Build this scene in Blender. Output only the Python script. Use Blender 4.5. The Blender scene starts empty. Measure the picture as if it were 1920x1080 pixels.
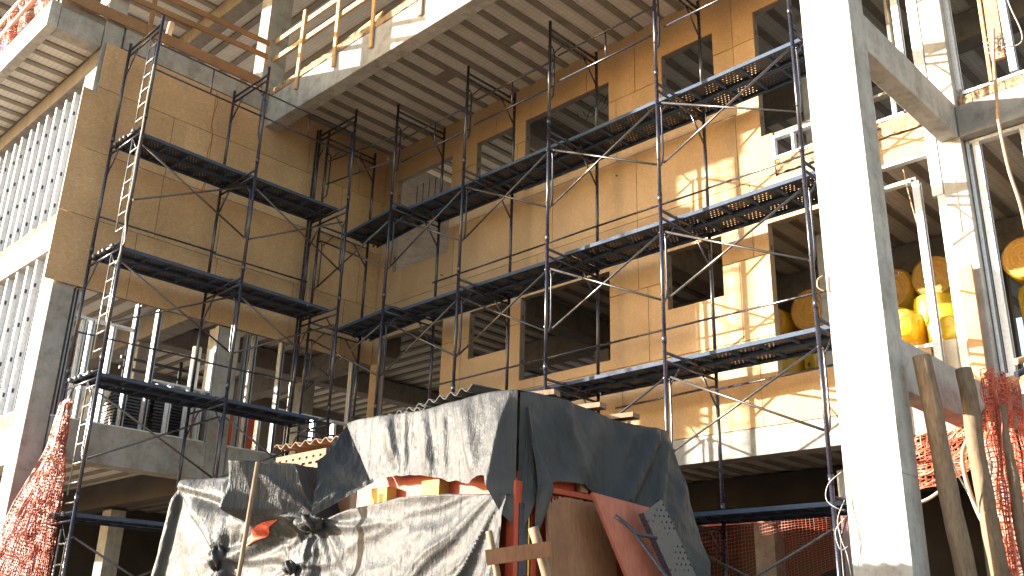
EXPOSURE = 2.3
import bpy, math, random
from mathutils import Vector, Matrix, noise
random.seed(7)
scene = bpy.context.scene
COL = scene.collection
V = Vector

# ------------------------------------------------------------------ helpers
class MB:
    """collects simple shapes into one mesh"""
    def __init__(s): s.v = []; s.f = []; s.sm = []; s.mi = []; s.m = 0
    def add(s, vs, fs, smooth=False):
        n = len(s.v); s.v += [V(p) for p in vs]
        for f in fs:
            s.f.append([i + n for i in f]); s.sm.append(smooth); s.mi.append(s.m)
        return s
    def box(s, x0, x1, y0, y1, z0, z1):
        vs = [(x, y, z) for z in (z0, z1) for y in (y0, y1) for x in (x0, x1)]
        return s.add(vs, [(0,2,3,1),(4,5,7,6),(0,1,5,4),(2,6,7,3),(0,4,6,2),(1,3,7,5)])
    def bar(s, p, q, w, h, up=(0,0,1)):
        """rectangular bar from p to q, w wide (sideways), h high (along up)"""
        p, q = V(p), V(q); d = (q - p).normalized(); u = V(up)
        a = d.cross(u)
        if a.length < 1e-4: a = d.cross(V((1,0,0)))
        a.normalize(); u = a.cross(d).normalized()
        vs = []
        for c in (p, q):
            for sx, sz in ((-1,-1),(1,-1),(1,1),(-1,1)):
                vs.append(c + a*(sx*w/2) + u*(sz*h/2))
        return s.add(vs, [(3,2,1,0),(4,5,6,7),(0,1,5,4),(1,2,6,5),(2,3,7,6),(3,0,4,7)])
    def tube(s, pts, r, n=8, cap=True):
        pts = [V(p) for p in pts]; k = len(pts)
        if not isinstance(r, (list, tuple)): r = [r]*k
        vs = []; ref = None
        for i, p in enumerate(pts):
            d = (pts[min(i+1, k-1)] - pts[max(i-1, 0)]).normalized()
            if ref is None:
                ref = V((0,0,1)) if abs(d.z) < .9 else V((1,0,0))
            a = d.cross(ref).normalized(); b = a.cross(d).normalized(); ref = b
            for j in range(n):
                t = 2*math.pi*j/n
                vs.append(p + (a*math.cos(t) + b*math.sin(t))*r[i])
        fs = []
        for i in range(k-1):
            for j in range(n):
                fs.append((i*n+j, i*n+(j+1)%n, (i+1)*n+(j+1)%n, (i+1)*n+j))
        s.add(vs, fs, True)
        if cap:
            m = len(s.v) - len(vs)
            s.f.append([m+j for j in range(n)][::-1]); s.sm.append(False); s.mi.append(s.m)
            s.f.append([m+(k-1)*n+j for j in range(n)]); s.sm.append(False); s.mi.append(s.m)
        return s
    def grid(s, fn, nu, nv, smooth=True, hole=None):
        vs = [fn(i/nu, j/nv) for j in range(nv+1) for i in range(nu+1)]
        fs = []
        for j in range(nv):
            for i in range(nu):
                if hole and hole(i/nu, j/nv): continue
                fs.append((j*(nu+1)+i, j*(nu+1)+i+1, (j+1)*(nu+1)+i+1, (j+1)*(nu+1)+i))
        return s.add(vs, fs, smooth)
    def build(s, name, mats, parent=None, loc=None):
        o = bpy.data.objects.new(name, None) if not s.v else None
        base = V((0,0,0))
        if parent is not None:
            b = parent
            while b is not None: base = base + b.location; b = b.parent
        L = V(loc) if loc is not None else (V((0,0,0)) if parent is not None else None)
        if L is None:
            mn = V([min(p[i] for p in s.v) for i in range(3)]); mx = V([max(p[i] for p in s.v) for i in range(3)])
            L = V(((mn.x+mx.x)/2, (mn.y+mx.y)/2, mn.z)); off = L
        elif loc is not None and parent is None: off = L
        else: off = base + L
        me = bpy.data.meshes.new(name)
        me.from_pydata([tuple(p - off) for p in s.v], [], s.f)
        if not isinstance(mats, (list, tuple)): mats = [mats]
        for m in mats: me.materials.append(m)
        for p, sm, mi in zip(me.polygons, s.sm, s.mi): p.use_smooth = sm; p.material_index = mi
        me.update()
        o = bpy.data.objects.new(name, me); COL.objects.link(o)
        o.location = L; o.parent = parent
        return o

def empty(name, loc, label, cat, group=None):
    o = bpy.data.objects.new(name, None); COL.objects.link(o); o.location = loc
    o.empty_display_size = .2
    return tag(o, label, cat, group)
def tag(o, label=None, cat=None, group=None, kind=None):
    if label: o['label'] = label
    if cat: o['category'] = cat
    if group: o['group'] = group
    if kind: o['kind'] = kind
    return o
def dup(o, parent, loc):
    c = o.copy(); COL.objects.link(c); c.parent = parent; c.location = loc
    return c
def copy_thing(root, loc, label, group=None):
    r = root.copy(); COL.objects.link(r); r.location = loc; r['label'] = label
    if group: r['group'] = group
    for ch in list(root.children):
        c = ch.copy(); COL.objects.link(c); c.parent = r
        for g in ch.children:
            d = g.copy(); COL.objects.link(d); d.parent = c
    return r
def lerp(a, b, t): return a + (b - a)*t
def interp(xs, t):
    for (a, va), (b, vb) in zip(xs, xs[1:]):
        if t <= b: return lerp(va, vb, max(0, min(1, (t-a)/(b-a))))
    return xs[-1][1]

# ------------------------------------------------------------------ materials
class NT:
    def __init__(s, name):
        s.m = bpy.data.materials.new(name); s.m.use_nodes = True
        s.t = s.m.node_tree; s.b = s.t.nodes['Principled BSDF']; s.out = s.t.nodes['Material Output']
    def n(s, ty, **kw):
        nd = s.t.nodes.new(ty)
        for k, v in kw.items():
            if k in nd.inputs.keys() if isinstance(k, str) else False: nd.inputs[k].default_value = v
            elif hasattr(nd, k): setattr(nd, k, v)
            else: nd.inputs[k.replace('_', ' ')].default_value = v
        return nd
    def l(s, a, b): s.t.links.new(a, b)
    def coord(s, scale=(1,1,1), rot=(0,0,0), kind='Object'):
        tc = s.n('ShaderNodeTexCoord'); mp = s.n('ShaderNodeMapping')
        mp.inputs['Scale'].default_value = scale; mp.inputs['Rotation'].default_value = rot
        s.l(tc.outputs[kind], mp.inputs['Vector']); return mp.outputs['Vector']
    def noise(s, vec, scale, detail=4, rough=.55):
        n = s.n('ShaderNodeTexNoise'); n.inputs['Scale'].default_value = scale
        n.inputs['Detail'].default_value = detail; n.inputs['Roughness'].default_value = rough
        s.l(vec, n.inputs['Vector']); return n.outputs['Fac']
    def ramp(s, fac, stops):
        r = s.n('ShaderNodeValToRGB'); e = r.color_ramp.elements
        while len(e) < len(stops): e.new(.5)
        for el, (p, c) in zip(e, stops):
            el.position = p; el.color = (*c, 1) if len(c) == 3 else c
        s.l(fac, r.inputs['Fac']); return r.outputs['Color']
    def mix(s, a, b, fac, mode='MIX'):
        n = s.n('ShaderNodeMix'); n.data_type = 'RGBA'; n.blend_type = mode
        for sock, val in ((n.inputs[0], fac), (n.inputs[6], a), (n.inputs[7], b)):
            if hasattr(val, 'node'): s.l(val, sock)
            else: sock.default_value = val if not isinstance(val, tuple) else (*val, 1)
        return n.outputs[2]
    def bump(s, h, strength=.3, dist=.01):
        b = s.n('ShaderNodeBump'); b.inputs['Strength'].default_value = strength
        b.inputs['Distance'].default_value = dist; s.l(h, b.inputs['Height'])
        s.l(b.outputs['Normal'], s.b.inputs['Normal'])
    def set(s, color=None, rough=.7, metal=0., spec=.5):
        if color is not None:
            if hasattr(color, 'node'): s.l(color, s.b.inputs['Base Color'])
            else: s.b.inputs['Base Color'].default_value = (*color, 1)
        if hasattr(rough, 'node'): s.l(rough, s.b.inputs['Roughness'])
        else: s.b.inputs['Roughness'].default_value = rough
        s.b.inputs['Metallic'].default_value = metal
        s.b.inputs['Specular IOR Level'].default_value = spec
        return s.m

def mottled(name, c0, c1, scale=3., rough=.8, bump=.3, fine=40., metal=0., spec=.4, stretch=(1,1,1)):
    t = NT(name); v = t.coord(stretch)
    n1 = t.noise(v, scale, 6, .6); n2 = t.noise(v, fine, 3, .6)
    c = t.ramp(n1, [(.3, c0), (.7, c1)])
    c = t.mix(c, t.ramp(n2, [(.3, (.72,.72,.72)), (.7, (1,1,1))]), .6, 'MULTIPLY')
    t.bump(n2, bump, .006)
    return t.set(c, rough, metal, spec)

def mat_osb():
    t = NT('osb_board')
    tc = t.n('ShaderNodeTexCoord')
    cols = []
    for k, rot in enumerate(((.5,.3,.2), (1.1,.2,1.3), (.2,1.2,.7))):
        mp = t.n('ShaderNodeMapping'); mp.inputs['Rotation'].default_value = rot
        mp.inputs['Scale'].default_value = (95, 30, 50); t.l(tc.outputs['Object'], mp.inputs['Vector'])
        vo = t.n('ShaderNodeTexVoronoi'); vo.inputs['Scale'].default_value = 1.
        t.l(mp.outputs['Vector'], vo.inputs['Vector'])
        cols.append(vo.outputs['Color'])
    sep = [t.n('ShaderNodeSeparateColor') for _ in cols]
    for s_, c in zip(sep, cols): t.l(c, s_.inputs[0])
    a = t.n('ShaderNodeMath', operation='ADD'); t.l(sep[0].outputs[0], a.inputs[0]); t.l(sep[1].outputs[1], a.inputs[1])
    b = t.n('ShaderNodeMath', operation='ADD'); t.l(a.outputs[0], b.inputs[0]); t.l(sep[2].outputs[2], b.inputs[1])
    d = t.n('ShaderNodeMath', operation='DIVIDE'); t.l(b.outputs[0], d.inputs[0]); d.inputs[1].default_value = 3
    c = t.ramp(d.outputs[0], [(.12, (.42,.275,.145)), (.35, (.468,.312,.172)), (.6, (.495,.335,.19)), (.88, (.575,.41,.25))])
    v = t.coord()
    big = t.noise(v, .9, 4, .6)
    c = t.mix(c, t.ramp(big, [(.3, (.78,.74,.70)), (.7, (1.06,1.04,1.0))]), .8, 'MULTIPLY')
    # every sheet has its own tone
    sx = t.n('ShaderNodeSeparateXYZ'); t.l(tc.outputs['Object'], sx.inputs[0])
    def mm(op, a, b):
        nd = t.n('ShaderNodeMath', operation=op)
        for i, q in enumerate((a, b)):
            if hasattr(q, 'node'): t.l(q, nd.inputs[i])
            else: nd.inputs[i].default_value = q
        return nd.outputs[0]
    row = mm('FLOOR', mm('DIVIDE', mm('SUBTRACT', sx.outputs['Z'], 5.44 + .42), 1.2167), 0.)
    colm = mm('FLOOR', mm('DIVIDE', mm('ADD', mm('ADD', sx.outputs['X'], sx.outputs['Y']), mm('MULTIPLY', row, .87)), 2.3), 0.)
    cb = t.n('ShaderNodeCombineXYZ'); t.l(row, cb.inputs[0]); t.l(colm, cb.inputs[1])
    wn = t.n('ShaderNodeTexWhiteNoise'); t.l(cb.outputs[0], wn.inputs['Vector'])
    c = t.mix(c, t.ramp(wn.outputs['Value'], [(0, (.90,.885,.87)), (1, (1.05,1.04,1.03))]), 1., 'MULTIPLY')
    st = t.coord((1.4,1.4,.35)); s2 = t.noise(st, 1.6, 5, .7)
    c = t.mix(c, t.ramp(s2, [(.62, (1,1,1)), (.8, (.72,.66,.6))]), .7, 'MULTIPLY')
    t.bump(d.outputs[0], .25, .003)
    return t.set(c, .75, 0, .3)

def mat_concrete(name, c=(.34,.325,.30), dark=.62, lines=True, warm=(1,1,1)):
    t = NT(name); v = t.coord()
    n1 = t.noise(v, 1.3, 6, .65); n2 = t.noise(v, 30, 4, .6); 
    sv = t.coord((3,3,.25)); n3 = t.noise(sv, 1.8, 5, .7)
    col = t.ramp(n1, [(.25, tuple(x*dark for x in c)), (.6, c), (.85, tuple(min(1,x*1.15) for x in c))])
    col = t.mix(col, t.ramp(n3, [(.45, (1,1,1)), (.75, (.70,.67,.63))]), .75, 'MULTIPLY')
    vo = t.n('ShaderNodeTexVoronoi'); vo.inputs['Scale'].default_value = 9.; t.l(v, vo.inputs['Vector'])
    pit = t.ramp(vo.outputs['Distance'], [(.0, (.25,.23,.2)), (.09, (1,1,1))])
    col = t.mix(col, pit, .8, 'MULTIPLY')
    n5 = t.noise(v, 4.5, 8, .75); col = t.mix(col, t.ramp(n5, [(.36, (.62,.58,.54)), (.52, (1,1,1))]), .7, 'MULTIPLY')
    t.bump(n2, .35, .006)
    return t.set(col, .85, 0, .25)

def mat_rough_edge():
    t = NT('rough_mortar_edge'); v = t.coord()
    n1 = t.noise(v, 7, 8, .75); n2 = t.noise(v, 22, 6, .7)
    c = t.ramp(n1, [(.35, (.06,.035,.02)), (.45, (.38,.24,.14)), (.7, (.52,.36,.22))])
    t.bump(n2, 1., .03)
    return t.set(c, .95, 0, .1)

def mat_eps():
    t = NT('ceiling_infill_panel'); v = t.coord()
    br = t.n('ShaderNodeTexBrick'); br.offset = 0; br.inputs['Scale'].default_value = 1.
    br.inputs['Brick Width'].default_value = .09; br.inputs['Row Height'].default_value = .09
    br.inputs['Mortar Size'].default_value = .008
    br.inputs['Color1'].default_value = (.60,.565,.51,1); br.inputs['Color2'].default_value = (.66,.62,.56,1)
    br.inputs['Mortar'].default_value = (.50,.465,.42,1); t.l(v, br.inputs['Vector'])
    n = t.noise(v, 2., 4)
    c = t.mix(br.outputs['Color'], t.ramp(n, [(.3, (.8,.77,.73)), (.7, (1,1,1))]), .8, 'MULTIPLY')
    return t.set(c, .9, 0, .2)

def mat_paint(name, c, rough=.36, worn=.5, spec=.6, metal=.35):
    t = NT(name); v = t.coord()
    n = t.noise(v, 9, 6, .7); n2 = t.noise(v, 45, 3, .6)
    col = t.ramp(n, [(.35, c), (.62, tuple(x*1.35 for x in c)), (.72, (.16,.12,.10)), (.8, tuple(x*1.2 for x in c))])
    r = t.ramp(n2, [(.3, (rough*.8,)*3), (.7, (min(1,rough*1.5),)*3)])
    t.bump(n2, .12, .002)
    return t.set(col, r, metal, spec)

def mat_perforated():
    """painted sheet steel, punched with rows of round holes"""
    t = NT('perforated_deck_steel'); t.set((.022,.023,.034), .5, .25, .5)
    tc = t.n('ShaderNodeTexCoord'); sx = t.n('ShaderNodeSeparateXYZ'); t.l(tc.outputs['Object'], sx.inputs[0])
    def m(op, a, b=None):
        nd = t.n('ShaderNodeMath', operation=op)
        for i, q in enumerate((a, b)):
            if q is None: continue
            if hasattr(q, 'node'): t.l(q, nd.inputs[i])
            else: nd.inputs[i].default_value = q
        return nd.outputs[0]
    P = .056
    x = m('DIVIDE', sx.outputs['X'], P); y = m('DIVIDE', sx.outputs['Y'], P)
    row = m('FLOOR', y); odd = m('MULTIPLY', m('MODULO', m('ABSOLUTE', row), 2.), .5)
    fx = m('SUBTRACT', m('FRACT', m('ADD', x, odd)), .5); fy = m('SUBTRACT', m('FRACT', y), .5)
    d = m('SQRT', m('ADD', m('MULTIPLY', fx, fx), m('MULTIPLY', fy, fy)))
    hole = m('LESS_THAN', d, .19)
    # plain bands between the punched fields
    band = m('LESS_THAN', m('FRACT', m('DIVIDE', sx.outputs['X'], .36)), .66)
    edge = m('LESS_THAN', m('ABSOLUTE', sx.outputs['Y']), .168)
    f = m('MULTIPLY', m('MULTIPLY', hole, band), edge)
    tr = t.n('ShaderNodeBsdfTransparent'); mx = t.n('ShaderNodeMixShader')
    t.l(f, mx.inputs[0]); t.l(t.b.outputs[0], mx.inputs[1]); t.l(tr.outputs[0], mx.inputs[2])
    t.l(mx.outputs[0], t.out.inputs['Surface'])
    return t.m

def mat_galv():
    t = NT('galvanised_steel'); v = t.coord(); n = t.noise(v, 25, 5, .6)
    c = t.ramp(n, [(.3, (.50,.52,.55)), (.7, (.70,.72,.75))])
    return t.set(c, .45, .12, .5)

def mat_tarp():
    t = NT('black_plastic_sheet'); v = t.coord()
    n1 = t.noise(v, 1.6, 5, .6); n2 = t.noise(v, 14, 6, .65); n3 = t.noise(t.coord((1,1,.16), (.0,.10,.0)), 11, 6, .68)
    c = t.ramp(n1, [(.3, (.030,.031,.034)), (.55, (.045,.045,.046)), (.75, (.080,.074,.068))])
    wv = t.n('ShaderNodeMix'); wv.data_type = 'VECTOR'; wv.inputs[0].default_value = .12
    nc = t.n('ShaderNodeTexNoise'); nc.inputs['Scale'].default_value = 3.; t.l(v, nc.inputs['Vector'])
    t.l(t.coord((1.3,1.3,.7)), wv.inputs[4]); t.l(nc.outputs['Color'], wv.inputs[5])
    vo = t.n('ShaderNodeTexVoronoi'); vo.feature = 'F1'; vo.inputs['Scale'].default_value = 7.; t.l(wv.outputs[1], vo.inputs['Vector'])
    mu = t.n('ShaderNodeMath', operation='MULTIPLY_ADD'); t.l(n2, mu.inputs[0]); mu.inputs[1].default_value = .2; t.l(n3, mu.inputs[2])
    m2 = t.n('ShaderNodeMath', operation='ADD'); t.l(mu.outputs[0], m2.inputs[0])
    m3 = t.n('ShaderNodeMath', operation='MULTIPLY'); m3.inputs[1].default_value = .22; t.l(vo.outputs['Distance'], m3.inputs[0]); t.l(m3.outputs[0], m2.inputs[1])
    t.bump(m2.outputs[0], .85, .026)
    r = t.ramp(n2, [(.3, (.34,.34,.34)), (.7, (.50,.50,.50))])
    return t.set(c, r, 0, .14)

def mat_wood(name, c0, c1, rough=.7, axis=(1,1,1)):
    t = NT(name)
    v = t.coord(axis); n = t.noise(v, 6, 6, .65); n2 = t.noise(t.coord(), 2.2, 4, .6)
    c = t.ramp(n, [(.3, c0), (.7, c1)])
    c = t.mix(c, t.ramp(n2, [(.3, (.65,.6,.56)), (.65, (1,1,1))]), .75, 'MULTIPLY')
    t.bump(n, .3, .004)
    return t.set(c, rough, 0, .3)

M = {}
M['osb'] = mat_osb()
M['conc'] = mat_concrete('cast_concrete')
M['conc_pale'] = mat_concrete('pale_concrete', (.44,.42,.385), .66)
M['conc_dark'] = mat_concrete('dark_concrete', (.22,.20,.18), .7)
M['edge'] = mat_rough_edge()
M['eps'] = mat_eps()
M['rib'] = mottled('joist_concrete', (.19,.16,.13), (.27,.23,.19), 3)
M['steel'] = mat_paint('navy_painted_tube', (.018,.019,.032), .24, metal=0, spec=.7)
M['rung'] = mat_paint('glare_lightened_steel', (.15,.145,.14), .33, metal=.3)  # tube paint lightened to stand for sun glare on the ladder
M['brace'] = mat_paint('thin_brace_tube', (.042,.038,.038), .26, metal=.1, spec=.9)
M['deck_edge'] = mat_paint('blue_deck_edge', (.045,.062,.095), .75, metal=0, spec=.15)
M['steel_dark'] = mat_paint('black_painted_steel', (.020,.021,.032), .45, metal=.2)
M['perf'] = mat_perforated()
M['galv'] = mat_galv()
M['galv_shade'] = mottled('shade_toned_galvanised_steel', (.22,.23,.25), (.32,.33,.35), 20, .5)  # galvanised steel darkened to stand for shade on the tall wing studs
M['tarp'] = mat_tarp()
M['timber'] = mat_wood('fresh_timber', (.50,.30,.12), (.72,.47,.22), .65, (2,2,9))
M['timber_x'] = mat_wood('brown_timber', (.19,.10,.05), (.32,.18,.09), .7, (9,9,9))
M['ply'] = mat_wood('plywood_brown', (.17,.075,.035), (.27,.125,.06), .55, (6,6,1.2))
M['ply_o'] = mat_wood('orange_formwork', (.48,.25,.11), (.66,.38,.19), .6, (3,3,9))
M['red'] = mat_wood('red_painted_board', (.38,.05,.02), (.46,.085,.04), .6, (4,4,1))
M['redboard'] = mat_wood('weathered_red_board', (.32,.085,.05), (.43,.145,.09), .6, (5,5,1))
M['net'] = mottled('orange_net_plastic', (.46,.07,.032), (.60,.145,.07), 6, .5, .1, 30)
M['log'] = mat_wood('debarked_log', (.14,.092,.055), (.27,.185,.115), .75, (8,8,1.5))
M['corr'] = mottled('fibre_cement', (.05,.046,.042), (.09,.083,.075), 4, .85)
M['corr_b'] = mottled('brown_corrugated', (.20,.115,.065), (.29,.175,.105), 3, .8)
M['clay'] = mottled('fired_clay', (.20,.10,.055), (.28,.15,.085), 5, .85)
M['yellow'] = mottled('yellow_film', (.72,.42,.015), (.85,.55,.03), 3, .32, .3, 12, 0, .6)
M['kraft'] = mottled('glasswool_end', (.52,.28,.06), (.66,.40,.12), 9, .9)
M['green'] = mottled('green_print', (.02,.16,.06), (.03,.20,.08), 5, .5)
M['white'] = mottled('white_plastic', (.70,.68,.62), (.78,.76,.70), 3, .5)
M['cream'] = mottled('cream_pipe', (.66,.55,.40), (.74,.63,.48), 3, .55)
M['ground'] = mottled('site_dirt', (.17,.135,.10), (.28,.23,.175), .6, .95, .8, 12)
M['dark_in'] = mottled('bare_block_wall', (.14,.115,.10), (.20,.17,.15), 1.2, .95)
M['deep_shade'] = mottled('shade_darkened_wall', (.045,.038,.033), (.075,.062,.052), 1.2, .95)  # colour darkened so the ground floor looks in deep shade
M['rope'] = mottled('rope_fibre', (.62,.58,.50), (.74,.70,.62), 20, .9)
M['cable'] = mottled('grey_cable', (.30,.28,.26), (.42,.39,.36), 6, .5)
M['hose'] = mottled('brown_hose', (.42,.24,.14), (.55,.34,.20), 4, .5)
M['bluefilm'] = mottled('blue_grey_sheet', (.22,.28,.36), (.30,.37,.45), 3, .5)

# ------------------------------------------------------------------ ground, building
def terrain(u, v):
    x = lerp(-90, 60, u); y = lerp(-30, 120, v)
    # lower street in front, building platform behind
    h = -1.6 + 1.18*max(0, min(1, (y - 1.4)/2.8))
    return V((x, y, h + .05*noise.noise(V((x*.6, y*.6, 0)))))
g = MB(); g.grid(terrain, 150, 150)
tag(g.build('ground', M['ground'], None, (0,0,-1.6)), kind='structure')

YW = 11.72; XW = -15.70        # planes of the rear wall and of the wing's side wall
bld = empty('unfinished_building', (-12, 12, -.42),
            'unfinished concrete building with particle board cladding, bare joist ceilings and steel studs', 'building')

def osb(name, axis, plane, thick, a0, a1, z0, z1, rows, seams, holes):
    """board wall in the plane axis = plane, with gaps between sheets and window holes"""
    gap = .010
    H = [(h0, h1, w0, w1) for h0, h1, w0, w1 in holes]
    for z in rows: H.append((a0-1, a1+1, z-gap/2, z+gap/2))
    zz = [z0] + list(rows) + [z1]
    for i in range(len(zz)-1):
        for s in seams[i]: H.append((s-gap/2, s+gap/2, zz[i], zz[i+1]))
    xs = sorted({a0, a1} | {x for h in H for x in h[:2] if a0 < x < a1})
    zs = sorted({z0, z1} | {z for h in H for z in h[2:] if z0 < z < z1})
    m = MB()
    for i in range(len(xs)-1):
        for j in range(len(zs)-1):
            cx, cz = (xs[i]+xs[i+1])/2, (zs[j]+zs[j+1])/2
            if any(h[0] < cx < h[1] and h[2] < cz < h[3] for h in H): continue
            if axis == 'Y': m.box(xs[i], xs[i+1], plane, plane+thick, zs[j], zs[j+1])
            else: m.box(plane-thick, plane, xs[i], xs[i+1], zs[j], zs[j+1])
    return m.build(name, M['osb'], bld)

wins = [(-15.25,-13.47,7.36,9.53), (-12.75,-11.73,8.62,9.54), (-11.40,-9.36,8.03,9.53), (-8.22,-7.20,8.62,9.54), (-6.45,-4.40,7.33,9.57),
        (-15.42,-13.50,3.66,5.95), (-12.75,-11.76,5.02,5.94), (-11.42,-9.38,4.38,5.91), (-8.24,-7.23,4.97,5.93), (-6.45,-4.32,3.63,5.90)]
holes = list(wins) + [(-6.26,-4.0,6.60,7.36), (-4.80,-4.0,5.86,6.22), (-4.36,-4.0,2.9,6.22), (-4.45,-4.0,7.3,10.4)]
rear = osb('osb_wall', 'Y', YW, .02, XW, -4.06, 2.95, 10.32, [4.21,5.44,6.65,7.87,9.09],
    [[-13.2,-11.0,-9.15,-6.72], [-14.0,-12.95,-11.05,-8.61,-6.95], [-12.95,-11.03,-8.79,-6.7], [-13.3,-10.67,-8.79,-6.87], [-12.98,-11.6,-9.2,-6.83], [-13.9,-12.2,-9.87,-8.78,-6.83]], holes)
osb('osb_wall', 'X', XW+.04, .02, 5.08, 9.0, 5.43, 10.0, [6.65,7.87,9.09],
    [[6.45,8.0], [6.75,7.95], [6.76,7.55], [5.75,7.5]], [(5.07,5.32,8.98,10.4)])
osb('osb_wall', 'X', XW+.04, .02, 9.0, 11.70, 5.43, 10.30, [6.65,7.87,9.09],
    [[9.67,10.9], [9.83,11.2], [9.82,10.6], [9.7,11.0]], [])

m = MB(); m.tube([(XW+.043,7.52+.03*math.sin(i*1.7),9.95-i*.21) for i in range(11)], .006, 5); m.build('chalk_line', M['red'], bld)
# steel jambs inside the window holes
for (x0,x1,z0,z1) in wins:
    m = MB(); t = .04; y0, y1 = YW+.021, YW+.135
    m.box(x0-t, x0, y0, y1, z0-t, z1+t); m.box(x1, x1+t, y0, y1, z0-t, z1+t)
    m.box(x0, x1, y0, y1, z1, z1+t); m.box(x0, x1, y0, y1, z0-t, z0)
    for z in (z0+.35, z1-.35): m.m = 1; m.box(x0-.001, x0+.003, YW+.06, YW+.085, z-.04, z+.04); m.m = 0
    m.build('window_frame', [M['rib'], M['steel_dark']], bld)

# added dark sheets behind the boards: darken the cavity, stop sun through the seams
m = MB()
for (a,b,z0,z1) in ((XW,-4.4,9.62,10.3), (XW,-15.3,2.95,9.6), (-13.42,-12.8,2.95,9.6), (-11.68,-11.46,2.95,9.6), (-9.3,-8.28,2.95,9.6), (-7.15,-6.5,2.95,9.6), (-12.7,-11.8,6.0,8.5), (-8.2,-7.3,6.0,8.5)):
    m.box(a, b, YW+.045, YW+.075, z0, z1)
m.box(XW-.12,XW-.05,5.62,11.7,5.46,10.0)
m.build('shade_backing', M['dark_in'], bld)

# concrete: rear bottom beam, big beam over the court, columns and tie beams
def conc(name, boxes, mat='conc', bev=.012):
    m = MB()
    for b in boxes: m.box(*b)
    o = m.build(name, M[mat], bld)
    bv = o.modifiers.new('Bevel', 'BEVEL'); bv.width = bev; bv.segments = 2; bv.limit_method = 'ANGLE'
    return o
conc('concrete_beam', [(-15.6,-3.92,YW-.01,YW+.30,2.56,2.94)], 'conc')
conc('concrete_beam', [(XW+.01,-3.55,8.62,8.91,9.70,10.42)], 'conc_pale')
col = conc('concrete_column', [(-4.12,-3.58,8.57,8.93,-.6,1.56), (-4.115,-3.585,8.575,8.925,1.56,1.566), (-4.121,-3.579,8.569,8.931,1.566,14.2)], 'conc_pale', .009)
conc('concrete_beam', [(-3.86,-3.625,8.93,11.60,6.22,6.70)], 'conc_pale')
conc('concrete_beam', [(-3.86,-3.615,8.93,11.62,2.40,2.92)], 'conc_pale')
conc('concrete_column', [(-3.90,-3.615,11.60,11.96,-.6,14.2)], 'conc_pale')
conc('concrete_beam', [(-3.612,2.5,11.56,11.86,6.20,6.64)], 'conc')
conc('concrete_beam', [(-3.612,2.5,11.56,11.86,2.45,2.94)], 'conc')
conc('concrete_column', [(-16.22,-15.72,5.25,5.60,-.6,14.0)], 'conc')
conc('concrete_column', [(-16.10,-15.70,8.43,8.93,10.44,14.0)], 'conc')
conc('concrete_column', [(-16.15,-15.73,8.30,8.72,-.6,5.44)], 'conc')
# wing: lower sill beam on the court side, front bands
conc('concrete_beam', [(-16.05,-15.66,5.62,8.29,2.62,3.26), (-16.05,-15.66,8.73,11.70,2.62,3.26)], 'conc')
conc('concrete_beam', [(-24,-16.23,5.26,5.56,2.50,3.10)], 'conc_pale')
conc('concrete_beam', [(-24,-16.23,5.26,5.56,6.12,6.66)], 'conc_pale')
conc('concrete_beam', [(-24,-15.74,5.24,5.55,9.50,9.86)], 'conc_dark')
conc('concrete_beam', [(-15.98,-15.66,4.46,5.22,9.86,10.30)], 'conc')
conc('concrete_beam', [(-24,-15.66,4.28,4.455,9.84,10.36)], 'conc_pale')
conc('concrete_beam', [(-16.05,-15.675,5.62,8.61,10.03,10.46), (-16.05,-15.675,8.92,11.70,10.31,10.46)], 'conc')
# floor slabs
def slab(boxes): 
    m = MB()
    for b in boxes: m.box(*b)
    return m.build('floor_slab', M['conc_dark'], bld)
slab([(-24,-15.75,4.46,11.8,10.32,10.52), (-15.70,-3.6,8.92,11.8,10.44,10.6), (-24,4,11.85,20,10.34,10.6)])
slab([(-24,-16.1,5.6,20,6.50,6.66), (-16.1,4,12.05,20,6.50,6.66)])
slab([(-24,-16.1,5.6,20,3.02,3.18), (-16.1,4,12.05,20,3.02,3.18)])
slab([(-24,4,4.3,20,14.22,14.5)])
# rough mortar edges of the floor slabs
def rough_strip(x0, x1, z0, z1, y):
    def f(u, v):
        x, z = lerp(x0, x1, u), lerp(z0, z1, v)
        d = .03*noise.noise(V((x*9, z*14, 1.3))) + .02*noise.noise(V((x*25, z*30, 4)))
        e = .03*noise.noise(V((x*6, 3., 2.)))*(v*2-1 if abs(v-.5) > .4 else 0)
        return V((x, y + d, z + e))
    m = MB(); m.grid(f, int((x1-x0)*22), 10); m.build('slab_edge', M['edge'], bld)
rough_strip(-6.24, -3.95, 6.64, 6.87, YW+.0)
rough_strip(-3.60, 1.5, 6.65, 6.84, YW-.02)
rough_strip(-3.55, 1.5, 2.95, 3.10, YW-.02)
for b in ((-6.24,-3.92,YW+.04,YW+.3,6.60,6.86), (-3.61,2,YW+.03,YW+.3,6.64,6.83), (-3.61,2,YW+.03,YW+.3,2.945,3.09)):
    m = MB(); m.box(*b); m.build('slab_edge', M['conc_dark'], bld)
m = MB()
def rs2(u, v):
    x = lerp(-23, -16.24, u); z = lerp(6.64, 6.80, v)
    return V((x, 5.27 + .03*noise.noise(V((x*8, z*14, 0))), z))
m.grid(rs2, 120, 6); m.build('slab_edge', M['edge'], bld); m = MB()
def rs3(u, v):
    x = lerp(-23, -16.24, u); z = lerp(3.09, 3.34, v)
    return V((x, 5.27 + .03*noise.noise(V((x*8, z*14, 0))), z))
m.grid(rs3, 120, 6)
m.build('slab_edge', M['edge'], bld)

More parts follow.
